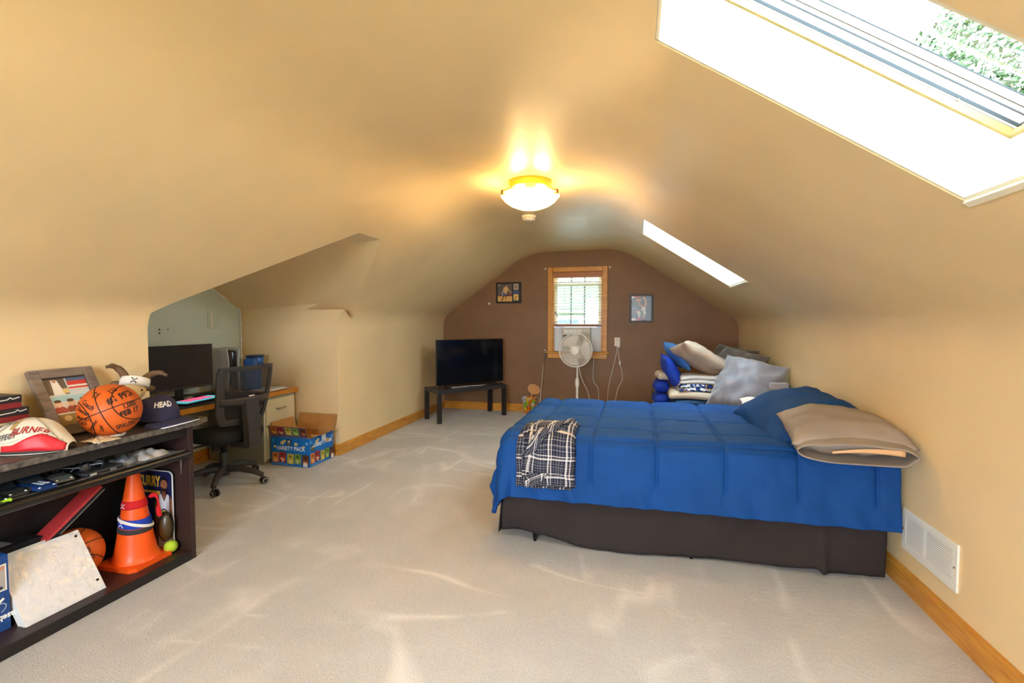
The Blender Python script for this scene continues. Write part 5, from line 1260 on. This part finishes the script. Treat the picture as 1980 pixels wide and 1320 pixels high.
# ------------------------------------------------------------------ pedestal fan
M_FANW = mat('white_fan_plastic', (232, 226, 216), .4)
fn_ = thing('pedestal_fan', 'white pedestal fan standing behind the bed in front of the window', 'fan', (-.738, 6.34, 0))
B().lathe([(0, 0), (.20, 0), (.20, .012), (.16, .022), (.04, .035), (.03, .06), (0, .06)], 36).obj('base', M_FANW, fn_, smooth=40)
B().tube([(0, 0, .05), (0, 0, .52)], .017, 14).obj('pole', M_FANW, fn_, smooth=60)
B().lathe([(0, .46), (.024, .46), (.028, .50), (.024, .56), (.016, .57), (0, .57)], 18).obj('height_collar', M_FANW, fn_, smooth=40)
B().tube([(0, 0, .55), (0, 0, .86)], .012, 12).obj('inner_pole', M_FANW, fn_, smooth=60)
fdir = Vector((-.12, -1, .04)).normalized(); FMX = Matrix.Translation((0, -.13, .945)) @ fdir.to_track_quat('Z', 'Y').to_matrix().to_4x4()
B().lathe([(0, -.10), (.05, -.10), (.062, -.08), (.062, -.02), (.045, .0), (0, .0)], 24, mtx=FMX).obj('motor_housing', M_FANW, fn_, smooth=40)
B().tube([(0, 0, .84), (0, -.01, .90), (0, -.08, .945)], .020, 12).obj('neck', M_FANW, fn_, smooth=60)
FR_ = .212
def cage_pt(r_, a, front): 
    z = (.095-.055*(r_/FR_)**2.2) if front else (-.02+.055*(r_/FR_)**2)
    return FMX @ Vector((r_*math.cos(a), r_*math.sin(a), z))
for front in (True, False):
    g = B()
    for k in range(64):
        a = 2*PI*k/64
        g.tube([cage_pt(FR_*q, a+(.35*q if front else 0), front) for q in (.26, .45, .65, .85, 1.0)], .0015, 4, cap=False)
    for q in (.26, .36, .46, .57, .68, .80, .9): g.tube([cage_pt(FR_*q, 2*PI*k/40, front) for k in range(40)], .0016, 4, closed=True)
    g.obj('front_grille' if front else 'rear_grille', M_FANW, fn_, smooth=60)
B().tube([cage_pt(FR_, 2*PI*k/48, True) for k in range(48)], .007, 8, closed=True).obj('grille_rim', M_FANW, fn_, smooth=60)
B().lathe([(0, .105), (.045, .103), (.056, .096), (.056, .088), (0, .088)], 28, mtx=FMX).obj('badge_disc', M_FANW, fn_, smooth=40)
B().lathe([(0, .06), (.03, .055), (.034, .02), (0, .02)], 20, mtx=FMX).obj('spinner', M_FANW, fn_, smooth=40)
for k in range(3):
    a0 = 2*PI*k/3
    def blade(u, v):
        r_ = .03+.165*u; a = a0+(v-.5)*(1.5*(.35+.65*math.sin(u*PI*.62))); return FMX @ Vector((r_*math.cos(a), r_*math.sin(a), .035+.022*(v-.5)*2))
    b = B(); b.grid(blade, 12, 10); o = b.obj('blade', mat('clouded_blade', (214, 204, 196), .35), fn_, smooth=180); o.modifiers.new('t', 'SOLIDIFY').thickness = .003

# cords, outlet
M_CORD = mat('white_cord', (226, 216, 202), .5)
ou = thing('wall_outlet', 'ivory wall outlet with two white plugs right of the window', 'outlet', (-.25, YB, 1.03))
B().box((0, -.003, 0), (.075, .006, .118), bev=.002).obj('cover_plate', M_IV, ou)
for z in (.026, -.026): B().box((0, -.007, z), (.034, .004, .034), bev=.004).obj('receptacle', M_IV, ou)
for z in (.030, .024): B().box((0, -.0095, z), (.014, .002, .004)).obj('slot', M_SEAM, ou)
B().box((0, -.022, -.030), (.028, .03, .03), bev=.006).obj('plug', M_WHITE, ou)
B().box((.018, -.026, -.062), (.040, .034, .026), bev=.006).obj('plug_block', M_WHITE, ou)
def cord(label, pts, r_=.0042):
    return tag(B().tube(bez(pts, 7), r_, 7).obj('power_cord', M_CORD, smooth=60), label, 'cord', 'white power cords')
cord('white cord hanging left from the wall outlet', [(-.252, YB-.03, .985), (-.262, YB-.02, .85), (-.305, YB-.02, .66), (-.36, YB-.03, .42), (-.375, YB-.04, .2), (-.39, YB-.08, .006)])
cord('white cord with inline switch hanging right from the wall outlet', [(-.235, YB-.035, .965), (-.222, YB-.02, .80), (-.185, YB-.02, .62), (-.18, YB-.02, .50), (-.235, YB-.03, .38), (-.27, YB-.05, .18), (-.28, YB-.1, .006)])
tag(B().box((-.213, YB-.022, .74), (.022, .018, .055), (0, .2, 0), bev=.006).obj('cord_switch', M_WHITE), 'small white inline switch on the right hanging cord', 'switch')
cord('white cord looping down right of the fan pole', [(-.60, YB-.06, .90), (-.565, YB-.05, .78), (-.575, YB-.05, .55), (-.55, YB-.06, .45), (-.50, YB-.06, .36), (-.48, YB-.08, .006)])
cord('white fan cord curving down beside the fan pole', [(-.725, 6.34, .80), (-.70, 6.36, .62), (-.66, 6.40, .50), (-.61, 6.45, .38), (-.58, 6.5, .2), (-.56, 6.55, .006)])

# ------------------------------------------------------------------ golf club, bin of practice balls
gcb = thing('golf_club', 'golf club leaning on the brown wall beside the window', 'golf club', (0,0,0))
gt, gb_ = Vector((-1.262, YB-.018, .895)), Vector((-1.310, 6.66, .02))
gd = (gb_-gt).normalized()
B().tube([gt, gt+gd*.20], [.014, .009], 12).obj('grip', mat('grey_rubber_grip', (118, 108, 102), .7), gcb, smooth=60)
B().lathe([(0, 0), (.015, 0), (.015, .012), (0, .014)], 14, gt-Vector((0, 0, .002))).obj('grip_cap', mat('pale_cap', (220, 206, 190), .5), gcb)
B().tube([gt+gd*.20, gb_], .0055, 10).obj('shaft', mat('pale_steel_shaft', (212, 200, 190), .25, .6), gcb, smooth=60)
B().box(gb_+Vector((-.01, -.02, -.004)), (.03, .09, .03), bev=.008).obj('club_head', M_WHITE, gcb)
bn = thing('wire_bin', 'small clear wire bin of coloured practice balls on the carpet by the wall', 'bin', (-1.462, 6.735, 0))
M_WIRE = mat('pale_wire', (214, 204, 180), .35, .3)
for k in range(4):
    s0 = [(-1, -1), (1, -1), (1, 1), (-1, 1)][k]; B().tube([(s0[0]*.058, s0[1]*.055, .002), (s0[0]*.10, s0[1]*.075, .235)], .0022, 6).obj('corner_wire', M_WIRE, bn)
for z, a in ((.003, .0), (.12, .5), (.233, 1.)):
    hx, hy = .058+.042*a, .055+.020*a; B().tube([(-hx, -hy, z), (hx, -hy, z), (hx, hy, z), (-hx, hy, z)], .0022, 6, closed=True).obj('ring_wire', M_WIRE, bn)
b = B(); 
for s0, s1 in (((-1, -1), (1, -1)), ((1, -1), (1, 1)), ((1, 1), (-1, 1)), ((-1, 1), (-1, -1))):
    b.poly([(s0[0]*.057, s0[1]*.054, .003), (s1[0]*.057, s1[1]*.054, .003), (s1[0]*.099, s1[1]*.074, .232), (s0[0]*.099, s0[1]*.074, .232)])
b.obj('clear_wall', glass_mat('clear_bin_plastic', (246, 246, 244), .05, .96), bn)
BC = [('yellow', (240, 206, 20)), ('orange', (240, 118, 20)), ('green', (150, 200, 40)), ('white', (238, 222, 222)), ('lilac', (206, 200, 236))]
bm0 = {}
rng = random.Random(5); cnt = 0
for lv in range(6):
    z = .024+.039*lv; hx, hy = .058+.042*z/.235-.024, .055+.020*z/.235-.024
    for i in range(4 if lv > 2 else 3):
        for j in range(2):
            k = rng.choice([0, 1, 2, 3, 1, 0, 2]) if not (i == 0 and lv > 3) else 4
            nm, col = BC[k]
            x = -hx+2*hx*(i/(3 if lv > 2 else 2)); y = -hy+2*hy*j
            if nm not in bm0: bm0[nm] = B().ball((0, 0, 0), .0205, 14, 10).obj('practice_ball', mat('ball_'+nm, col, .4), smooth=180); o = bm0[nm]
            else: o = bm0[nm].copy(); COL.objects.link(o)
            o.location = (-1.462+x+rng.uniform(-.003, .003), 6.735+y+rng.uniform(-.002, .002), z)
            tag(o, '%s practice ball in the %s layer of the wire bin, %s %s' % (nm, ('bottom', 'second', 'third', 'fourth', 'fifth', 'top')[lv], ('left', 'mid left', 'mid right', 'right')[i] if lv > 2 else ('left', 'middle', 'right')[i], ('front', 'rear')[j]), 'ball', 'practice balls in the bin')
pdl = thing('round_paddle', 'round tan paddle leaning on the brown wall above the ball bin', 'paddle', (-1.415, 6.835, .335), rot=(PI/2-.10, .35, 0))
b = B(); b.prism([(.088*math.cos(2*PI*k/28), .066*math.sin(2*PI*k/28)) for k in range(28)], .008); b.obj('blade', mat('tan_cork', (206, 150, 88), .6), pdl)
B().tube([(.088*math.cos(2*PI*k/28), .066*math.sin(2*PI*k/28), .004) for k in range(28)], .005, 6, closed=True).obj('edge_band', mat('pale_cork', (222, 172, 112), .6), pdl)
B().span((-.012, -.17, 0), (.012, -.06, .008), bev=.003).obj('handle', mat('tan_cork', (206, 150, 88), .6), pdl)

# ------------------------------------------------------------------ return-air vent
vt = thing('air_vent', 'white louvred return-air vent low on the right wall', 'vent', (XR, 0, 0))
vy0, vy1, vz0, vz1 = 2.352, 2.782, .195, .398
for a, c in (((vy0, vz0), (vy1, vz0+.032)), ((vy0, vz1-.032), (vy1, vz1)), ((vy0, vz0+.032), (vy0+.035, vz1-.032)), ((vy1-.035, vz0+.032), (vy1, vz1-.032))):
    B().span((-.009, a[0], a[1]), (0, c[0], c[1]), bev=.003).obj('frame_rail', M_WHITE, vt)
ym = (vy0+vy1)/2+.02
B().span((-.008, ym-.006, vz0+.03), (0, ym+.006, vz1-.03)).obj('mullion', M_WHITE, vt)
B().span((-.0015, vy0+.03, vz0+.03), (-.0005, vy1-.03, vz1-.03)).obj('duct_shade_sheet', mat('duct_shadow', (92, 84, 76), .8), vt)  # dark sheet behind the louvres, shade of the duct put in its colour
for (ya, yb) in ((vy0+.035, ym-.006), (ym+.006, vy1-.035)):
    s0 = None
    for k in range(14):
        if s0 is None: s0 = B().box((0, 0, 0), (.008, yb-ya, .0062), (0, math.radians(35), 0)).obj('louvre', M_WHITE, vt); o = s0
        else: o = s0.copy(); COL.objects.link(o)
        o.location = (-.0058, (ya+yb)/2, vz0+.038+.0098*k)
for y, z in ((vy0+.017, (vz0+vz1)/2), (vy1-.017, (vz0+vz1)/2)): B().lathe([(0, 0), (.005, 0), (.004, .003), (0, .003)], 10, (-.009, y, z), (0, -PI/2, 0)).obj('screw', M_CHROME, vt)

# ------------------------------------------------------------------ pillows and folded plaid trousers on the bed
M_PILB = mat('blue_ribbed_cotton', (22, 70, 134), .75, spec=.25, vary=(3, .1), bump=(180, .15, .002)); M_PILG = mat('grey_taupe_sateen', (160, 148, 138), .6, vary=(4, .06), bump=(120, .1, .002))
t = thing('bed_pillow', 'blue pillow slumped against the wall at the head of the bed', 'pillow', (.975, 3.40, .735), rot=(math.radians(4), math.radians(-15), math.radians(4)))
pillow(B(), .54, .84, .24, 3.3, 40, .020, bend=lambda p: (p.x, p.y, p.z-.09*max(0, -p.x-.02)*2*.6+.04*p.x)).obj('pillow_body', M_PILB, t, smooth=180)
b = B(); b.grid(lambda u, v: Vector((.05+.22*u+.015*nz(v*5, u), -.40-.10*v, .03-.05*v+.02*math.sin(u*9)*v*.5+.012*nz(u*7, v*4))), 20, 8); o = b.obj('case_hem', M_PILB, t, smooth=180); o.modifiers.new('t', 'SOLIDIFY').thickness = .004
t = thing('bed_pillow', 'grey pillow with open case hanging over the near edge of the bed', 'pillow', (1.045, 2.90, .745), rot=(math.radians(7), math.radians(-2), math.radians(-6)))
pillow(B(), .52, .52, .19, 8.1, 40, .016).obj('pillow_body', M_PILG, t, smooth=180)
def cuff(u, v):
    a = 2*PI*u; x = .245*(1-.03*v)*math.copysign(abs(math.cos(a))**.7, math.cos(a)); h_ = (.060-.012*v)*math.copysign(abs(math.sin(a))**.8, math.sin(a))
    return Vector((x+.012*nz(u*9, v*3, 2), -.13-.175*v-.02*math.cos(a*1.0)*v, h_-.012-.012*v+.010*nz(u*11, v*2, 6)*v))
b = B(); b.grid(cuff, 48, 10, closeu=True); o = b.obj('pillowcase_cuff', M_PILG, t, smooth=180); o.modifiers.new('t', 'SOLIDIFY').thickness = .004
b = B(); b.grid(lambda u, v: Vector((-.10+.29*u, -.306-.004*math.sin(u*PI), -.020+.030*v*(.35+.65*u)+.012*math.sin(u*PI))), 16, 4); o = b.obj('tan_inner_fold', mat('tan_sateen', (222, 178, 134), .6), t, smooth=180); o.modifiers.new('t', 'SOLIDIFY').thickness = .003
def sheet_edge(u, v): return Vector((.80+.40*u, 4.02+.14*v, .668+.02*math.sin(u*8)*v+.035*sm(v, 0, .5)))
b = B(); b.grid(sheet_edge, 24, 8); o = tag(b.obj('sheet_fold', M_SHEET, smooth=180), 'strip of white sheet showing behind the blue pillow', 'sheet'); o.modifiers.new('t', 'SOLIDIFY').thickness = .012

def plaid_mat():
    m = bpy.data.materials.new('navy_white_plaid'); m.use_nodes = True; nt = m.node_tree; L = nt.links; b_ = nt.nodes['Principled BSDF']
    b_.inputs['Roughness'].default_value = .9; b_.inputs['Specular IOR Level'].default_value = .2
    uv = nt.nodes.new('ShaderNodeUVMap'); uv.uv_map = 'cloth'; sp = nt.nodes.new('ShaderNodeSeparateXYZ'); L.new(uv.outputs[0], sp.inputs[0])
    def band(out, per, lo, hi):
        a = nt.nodes.new('ShaderNodeMath'); a.operation = 'MULTIPLY'; a.inputs[1].default_value = 1/per; L.new(out, a.inputs[0])
        f = nt.nodes.new('ShaderNodeMath'); f.operation = 'FRACT'; L.new(a.outputs[0], f.inputs[0])
        g1 = nt.nodes.new('ShaderNodeMath'); g1.operation = 'GREATER_THAN'; g1.inputs[1].default_value = lo; L.new(f.outputs[0], g1.inputs[0])
        g2 = nt.nodes.new('ShaderNodeMath'); g2.operation = 'LESS_THAN'; g2.inputs[1].default_value = hi; L.new(f.outputs[0], g2.inputs[0])
        g = nt.nodes.new('ShaderNodeMath'); g.operation = 'MULTIPLY'; L.new(g1.outputs[0], g.inputs[0]); L.new(g2.outputs[0], g.inputs[1]); return g
    def addn(a, c, k):
        n_ = nt.nodes.new('ShaderNodeMath'); n_.operation = 'MULTIPLY_ADD'; n_.inputs[1].default_value = k; L.new(c.outputs[0], n_.inputs[0]); L.new(a.outputs[0], n_.inputs[2]); return n_
    z = nt.nodes.new('ShaderNodeValue'); z.outputs[0].default_value = 0
    acc = z
    for out in (sp.outputs[0], sp.outputs[1]):
        for per, lo, hi, k in ((.105, .10, .19, .55), (.105, .30, .36, .42), (.105, .60, .62, .22), (.105, .74, .76, .22), (.105, .88, .90, .22), (.026, .0, .10, .08)):
            acc = addn(acc, band(out, per, lo, hi), k)
    r_ = nt.nodes.new('ShaderNodeValToRGB'); r_.color_ramp.elements[0].color = rgb((34, 38, 60)); r_.color_ramp.elements[1].color = rgb((226, 222, 224)); r_.color_ramp.elements[1].position = .85
    L.new(acc.outputs[0], r_.inputs[0]); L.new(r_.outputs[0], b_.inputs['Base Color']); return m
M_PLAID = plaid_mat()
def uvgrid(fn, nu, nv, su, sv, rot=0.):
    me = bpy.data.meshes.new('cloth'); V = []; UV = []
    for i in range(nu):
        for j in range(nv):
            u, v = i/(nu-1), j/(nv-1); V.append(tuple(fn(u, v))); a, c = u*su, v*sv
            UV.append((a*math.cos(rot)-c*math.sin(rot)+3, a*math.sin(rot)+c*math.cos(rot)+3))
    Fc = [(i*nv+j, (i+1)*nv+j, (i+1)*nv+j+1, i*nv+j+1) for i in range(nu-1) for j in range(nv-1)]
    me.from_pydata(V, [], Fc); l = me.uv_layers.new(name='cloth')
    for lp_ in me.loops: l.data[lp_.index].uv = UV[lp_.vertex_index]
    me.materials.append(M_PLAID); smooth_by_angle(me, 180)
    return me
def over(fx, fy, off):
    e = .004; p = drape(fx, fy); du = drape(fx+e, fy)-p; dv = drape(fx, fy+e)-p
    cxm, cym = max(fx, CX0+R_), max(fy, CY0+R_)
    n_ = du.cross(dv).normalized(); base = drape(fx, fy)
    nn = Vector((0, 0, 1)) if fy > 2.95 else n_
    return base+nn*off
pj = thing('folded_trousers', 'folded navy and white plaid pyjama trousers on the bed edge', 'trousers', (0,0,0))
def layer(x0, x1, y0, y1, off, sd, rot, nm):
    def fn(u, v):
        fx = x0+(x1-x0)*u+.010*nz(v*4, sd)+.02*(v-.5)*(sd % 2-.5); fy = y0+(y1-y0)*v+.010*nz(u*4, sd+2)
        e = (1-abs(2*u-1)**8)*(1-abs(2*v-1)**8)
        return over(fx, fy, off*(.25+.75*e)+.010*nz(u*5, v*5, sd)+.004)
    me = uvgrid(fn, 34, 46, abs(x1-x0), abs(y1-y0), rot)
    o = bpy.data.objects.new(nm, me); COL.objects.link(o); o.parent = pj; md_ = o.modifiers.new('t', 'SOLIDIFY'); md_.thickness = .005; md_.offset = 0; return o
layer(-.675, -.345, 2.545, 3.09, .022, 1., 0., 'lower_leg_fold'); layer(-.655, -.335, 2.56, 3.08, .040, 2., .03, 'upper_leg_fold')
def diag(u, v):
    a = Vector((-.60, 2.74)); c = Vector((-.375, 2.93)); w_ = Vector((.03, .095)); q = a+(c-a)*u+w_*(v-.3)
    return over(q.x, q.y, .058+.010*math.sin(v*PI)+.005*nz(u*5, v*3, 5))
me = uvgrid(diag, 26, 12, .30, .10, .0); o = bpy.data.objects.new('waistband_fold', me); COL.objects.link(o); o.parent = pj; md_ = o.modifiers.new('t', 'SOLIDIFY'); md_.thickness = .008
def tri(u, v):
    a = Vector((-.59, 2.66)); q = a+Vector((.12*u*(1-v*.8), -.02-.085*v)); return over(q.x, q.y, .056+.006*math.sin(v*PI))
me = uvgrid(tri, 12, 12, .13, .11, .7); o = bpy.data.objects.new('turned_corner', me); COL.objects.link(o); o.parent = pj; md_ = o.modifiers.new('t', 'SOLIDIFY'); md_.thickness = .006

# ------------------------------------------------------------------ grey sofa with bedding in the back corner
M_SOFA = mat('grey_sofa_fabric', (120, 114, 118), .85, bump=(200, .2, .002)); M_ARM = mat('grey_painted_arm', (170, 168, 178), .5)
sf = thing('sofa', 'grey sofa against the right wall behind the bed', 'sofa', (0,0,0))
B().span((.24, 4.50, .10), (1.27, 6.72, .30), bev=.02).obj('seat_base', M_SOFA, sf)
for y0, y1 in ((4.52, 5.60), (5.62, 6.70)): B().span((.20, y0, .302), (1.10, y1, .43), bev=.04).obj('seat_cushion', M_SOFA, sf, smooth=40)
B().span((1.18, 4.50, .302), (1.275, 6.72, .80), bev=.04).obj('backrest', M_SOFA, sf, smooth=40)
for y in (4.42, 6.735): 
    B().span((1.09, y, .75), (1.225, y+.06, .805), bev=.006).obj('arm_rail', M_ARM, sf); B().span((1.17, y, 0), (1.225, y+.06, .75), bev=.004).obj('arm_post', M_ARM, sf)
    B().span((.30, y, .0), (.35, y+.06, .32), bev=.004).obj('arm_post', M_ARM, sf); B().span((.30, y, .26), (1.17, y+.06, .32), bev=.004).obj('arm_rail', M_ARM, sf)
def soft(name, label, loc, rot, w, d, h, m, sd, wr=.014, cat='pillow', group=None, plump=2.6):
    t = thing(name, label, cat, loc, rot=[math.radians(q) for q in rot], group=group)
    pillow(B(), w, d, h, sd, 34, wr, plump=plump).obj('cover', m, t, smooth=180)
    rim = [Vector((w/2*(.985)*a, d/2*.985*c, 0)) for a, c in ((-1, -1), (1, -1), (1, 1), (-1, 1))]
    return t
M_SILV = mat('silver_grey_velvet', (150, 152, 166), .5, sheen=.5, vary=(5, .18), bump=(60, .15, .004)); M_DKG = mat('dark_grey_velvet', (96, 90, 88), .6, sheen=.4, vary=(5, .15), bump=(60, .15, .004))
soft('throw_cushion', 'large silver grey velvet cushion nearest the bed on the sofa', (.965, 4.76, .72), (62, 8, -40), .58, .54, .32, M_SILV, 1.7, .045, plump=2.0)
soft('throw_cushion', 'dark grey velvet cushion between the silver one and the far one', (.97, 5.28, .80), (58, 8, -50), .54, .50, .24, M_DKG, 4.2, .028)
soft('throw_cushion', 'farthest dark grey velvet cushion in the sofa corner', (.98, 5.75, .83), (56, 6, -52), .54, .48, .18, M_DKG, 6.6, .018)
M_BEIGE = mat('beige_fleece', (198, 184, 166), .9, bump=(120, .2, .003)); M_TANP = mat('tan_cotton', (186, 166, 146), .8, vary=(4, .08), bump=(140, .12, .002))
M_DEN = mat('denim_blue_quilt', (36, 74, 118), .8, bump=(140, .25, .003)); M_ROY = mat('royal_blue_cotton', (12, 58, 178), .75); M_SKYB = mat('sky_blue_cotton', (70, 130, 206), .75)
def folded(name, label, c, d, m, sd, rz=0., layers=2, cat='blanket'):
    """blanket folded in soft layers: each layer a rounded slab that sags at the ends"""
    t = thing(name, label, cat, c, rz)
    for k in range(layers):
        h_ = d[2]/layers; w_ = d[0]*(1-.03*((k*7+int(sd)) % 3)); dd = d[1]*(1-.03*((k*5) % 3))
        b = B().box((0, 0, h_*(k+.5)), (w_, dd, h_*.97), bev=h_*.46, seg=3)
        bmesh.ops.subdivide_edges(b.bm, edges=[e for e in b.bm.edges if e.calc_length() > .12], cuts=7, use_grid_fill=True)
        b.warp(lambda v: Vector((v.x+.010*nz(v.y*8, v.z*9, sd), v.y+.012*nz(v.x*8, v.z*9, sd+3), max(.001, v.z+.012*nz(v.x*5, v.y*5, sd+k)-.05*(abs(v.x)/(d[0]/2))**3*.3))))
        b.obj('fold', m, t, smooth=60)
    return t
def pattern_mat():
    m = bpy.data.materials.new('blue_gold_pattern'); m.use_nodes = True; nt = m.node_tree; b_ = nt.nodes['Principled BSDF']; b_.inputs['Roughness'].default_value = .85
    tc = nt.nodes.new('ShaderNodeTexCoord'); n_ = nt.nodes.new('ShaderNodeTexNoise'); n_.inputs['Scale'].default_value = 13; n_.inputs['Detail'].default_value = 1
    r_ = nt.nodes.new('ShaderNodeValToRGB'); r_.color_ramp.interpolation = 'CONSTANT'; e = r_.color_ramp.elements
    e[0].color = rgb((20, 60, 136)); e[1].position = .42; e[1].color = rgb((236, 236, 236))
    for p_, c_ in ((.50, (20, 60, 136)), (.57, (240, 190, 40)), (.63, (20, 50, 120))): x = e.new(p_); x.color = rgb(c_)
    nt.links.new(tc.outputs['Object'], n_.inputs['Vector']); nt.links.new(n_.outputs['Fac'], r_.inputs[0]); nt.links.new(r_.outputs[0], b_.inputs['Base Color']); return m
PX, PY = .60, 5.12
folded('folded_quilt', 'denim blue quilt at the bottom of the bedding pile on the sofa', (PX+.02, PY, .432), (.56, .46, .13), M_DEN, 1, .05)
folded('folded_blanket', 'beige blanket folded above the denim quilt', (PX-.01, PY, .566), (.55, .46, .075), M_BEIGE, 4, -.04, 1)
folded('folded_blanket', 'blue, white and gold patterned blanket in the bedding pile', (PX+.03, PY, .645), (.48, .42, .065), pattern_mat(), 7, .06, 2)
folded('folded_blanket', 'grey blanket with a rolled end under the tan pillow', (PX+.05, PY, .714), (.46, .40, .075), M_LGREY, 9, .0, 2)
soft('bed_pillow', 'tan pillow slanting on top of the bedding pile', (PX+.03, PY-.02, .945), (-12, 28, 8), .56, .46, .17, M_TANP, 5.5, .018)
soft('bed_pillow', 'royal blue pillow on the left of the bedding pile', (.36, PY+.14, .80), (8, 62, 12), .36, .40, .14, M_ROY, 2.1, .014)
soft('bed_pillow', 'sky blue pillow peeking out behind the tan pillow', (.42, PY+.26, .95), (10, 60, 30), .30, .36, .12, M_SKYB, 3.6, .010)
folded('folded_blanket', 'royal blue throw hanging at the far left of the pile', (.265, PY+.30, .432), (.16, .34, .27), M_ROY, 3, .1, 2)
folded('folded_blanket', 'small beige towel on the royal blue throw', (.285, PY+.28, .706), (.15, .30, .08), M_BEIGE, 5, .1, 1)

# ------------------------------------------------------------------ outside: tree over the skylight, neighbour's house
dirv = Vector((_f.x, _f.y, _f.z))+Vector((math.cos(_psi), math.sin(_psi), 0))*((1925-990)/FPX)+Vector((0, 0, 1))*((660-110)/FPX)
tc_ = CAM+dirv*6.5
tr_o = thing('leafy_tree', 'pale green leafy tree seen through the near skylight', 'tree', (tc_.x, tc_.y, -2.8))
B().tube(bez([(0, 0, 0), (.1, .1, 3.), (0, 0, tc_.z+2.4)], 6), [.22-.013*k for k in range(13)], 10).obj('trunk', mat('grey_bark', (110, 100, 90), .9), tr_o, smooth=60)
b = B(); rng = random.Random(11)
for k in range(7000):
    d = Vector((rng.gauss(0, 1), rng.gauss(0, 1), rng.gauss(0, 1))).normalized()*rng.uniform(.3, 1)**.5; c = Vector((d.x*1.15, d.y*1.3, tc_.z+2.6+d.z*1.15))
    a = Vector((rng.gauss(0, 1), rng.gauss(0, 1), rng.gauss(0, .6))).normalized(); e = a.orthogonal().normalized(); s_ = rng.uniform(.04, .075)
    b.poly([c-a*s_, c+e*s_*.45, c+a*s_, c-e*s_*.45])
o = b.obj('foliage', mat('pale_leaf', (62, 80, 54), .8, spec=.05), tr_o); o['kind'] = 'stuff'
nh = thing('neighbour_house', 'pale sided house across the street seen through the blind', 'house', (0, 0, 0))
B().span((-6.5, 17, -3), (.2, 24, 1.75)).obj('wall', mat('pale_siding', (206, 208, 212), .7), nh)
b = B(); b.prism([(-6.8, 1.75), (.5, 1.75), (-3.1, 4.2)], 7.4, mtx=Matrix.Translation((0, 24.2, 0)) @ Matrix.Rotation(PI/2, 4, 'X')); b.obj('roof', mat('grey_shingle', (120, 122, 128), .8), nh)
for x in (-4.6, -2.35, -.9):
    q = B().span((x-.50, 16.95, .1), (x+.50, 17.02, 1.45)).obj('window', M_WHITE, nh); B().span((x-.42, 16.93, .18), (x+.42, 16.955, 1.37)).obj('pane', mat('blue_grey_pane', (70, 90, 124), .15), q)
for k in range(8): B().span((-6.5, 16.985, -1.2+.36*k), (.2, 17.0, -1.18+.36*k)).obj('siding_board', mat('siding_line', (180, 184, 190), .7), nh)
struct(B().span((-60, -60, -3.2), (60, 60, -3.0)).obj('ground', mat('lawn', (110, 124, 80), .95)))
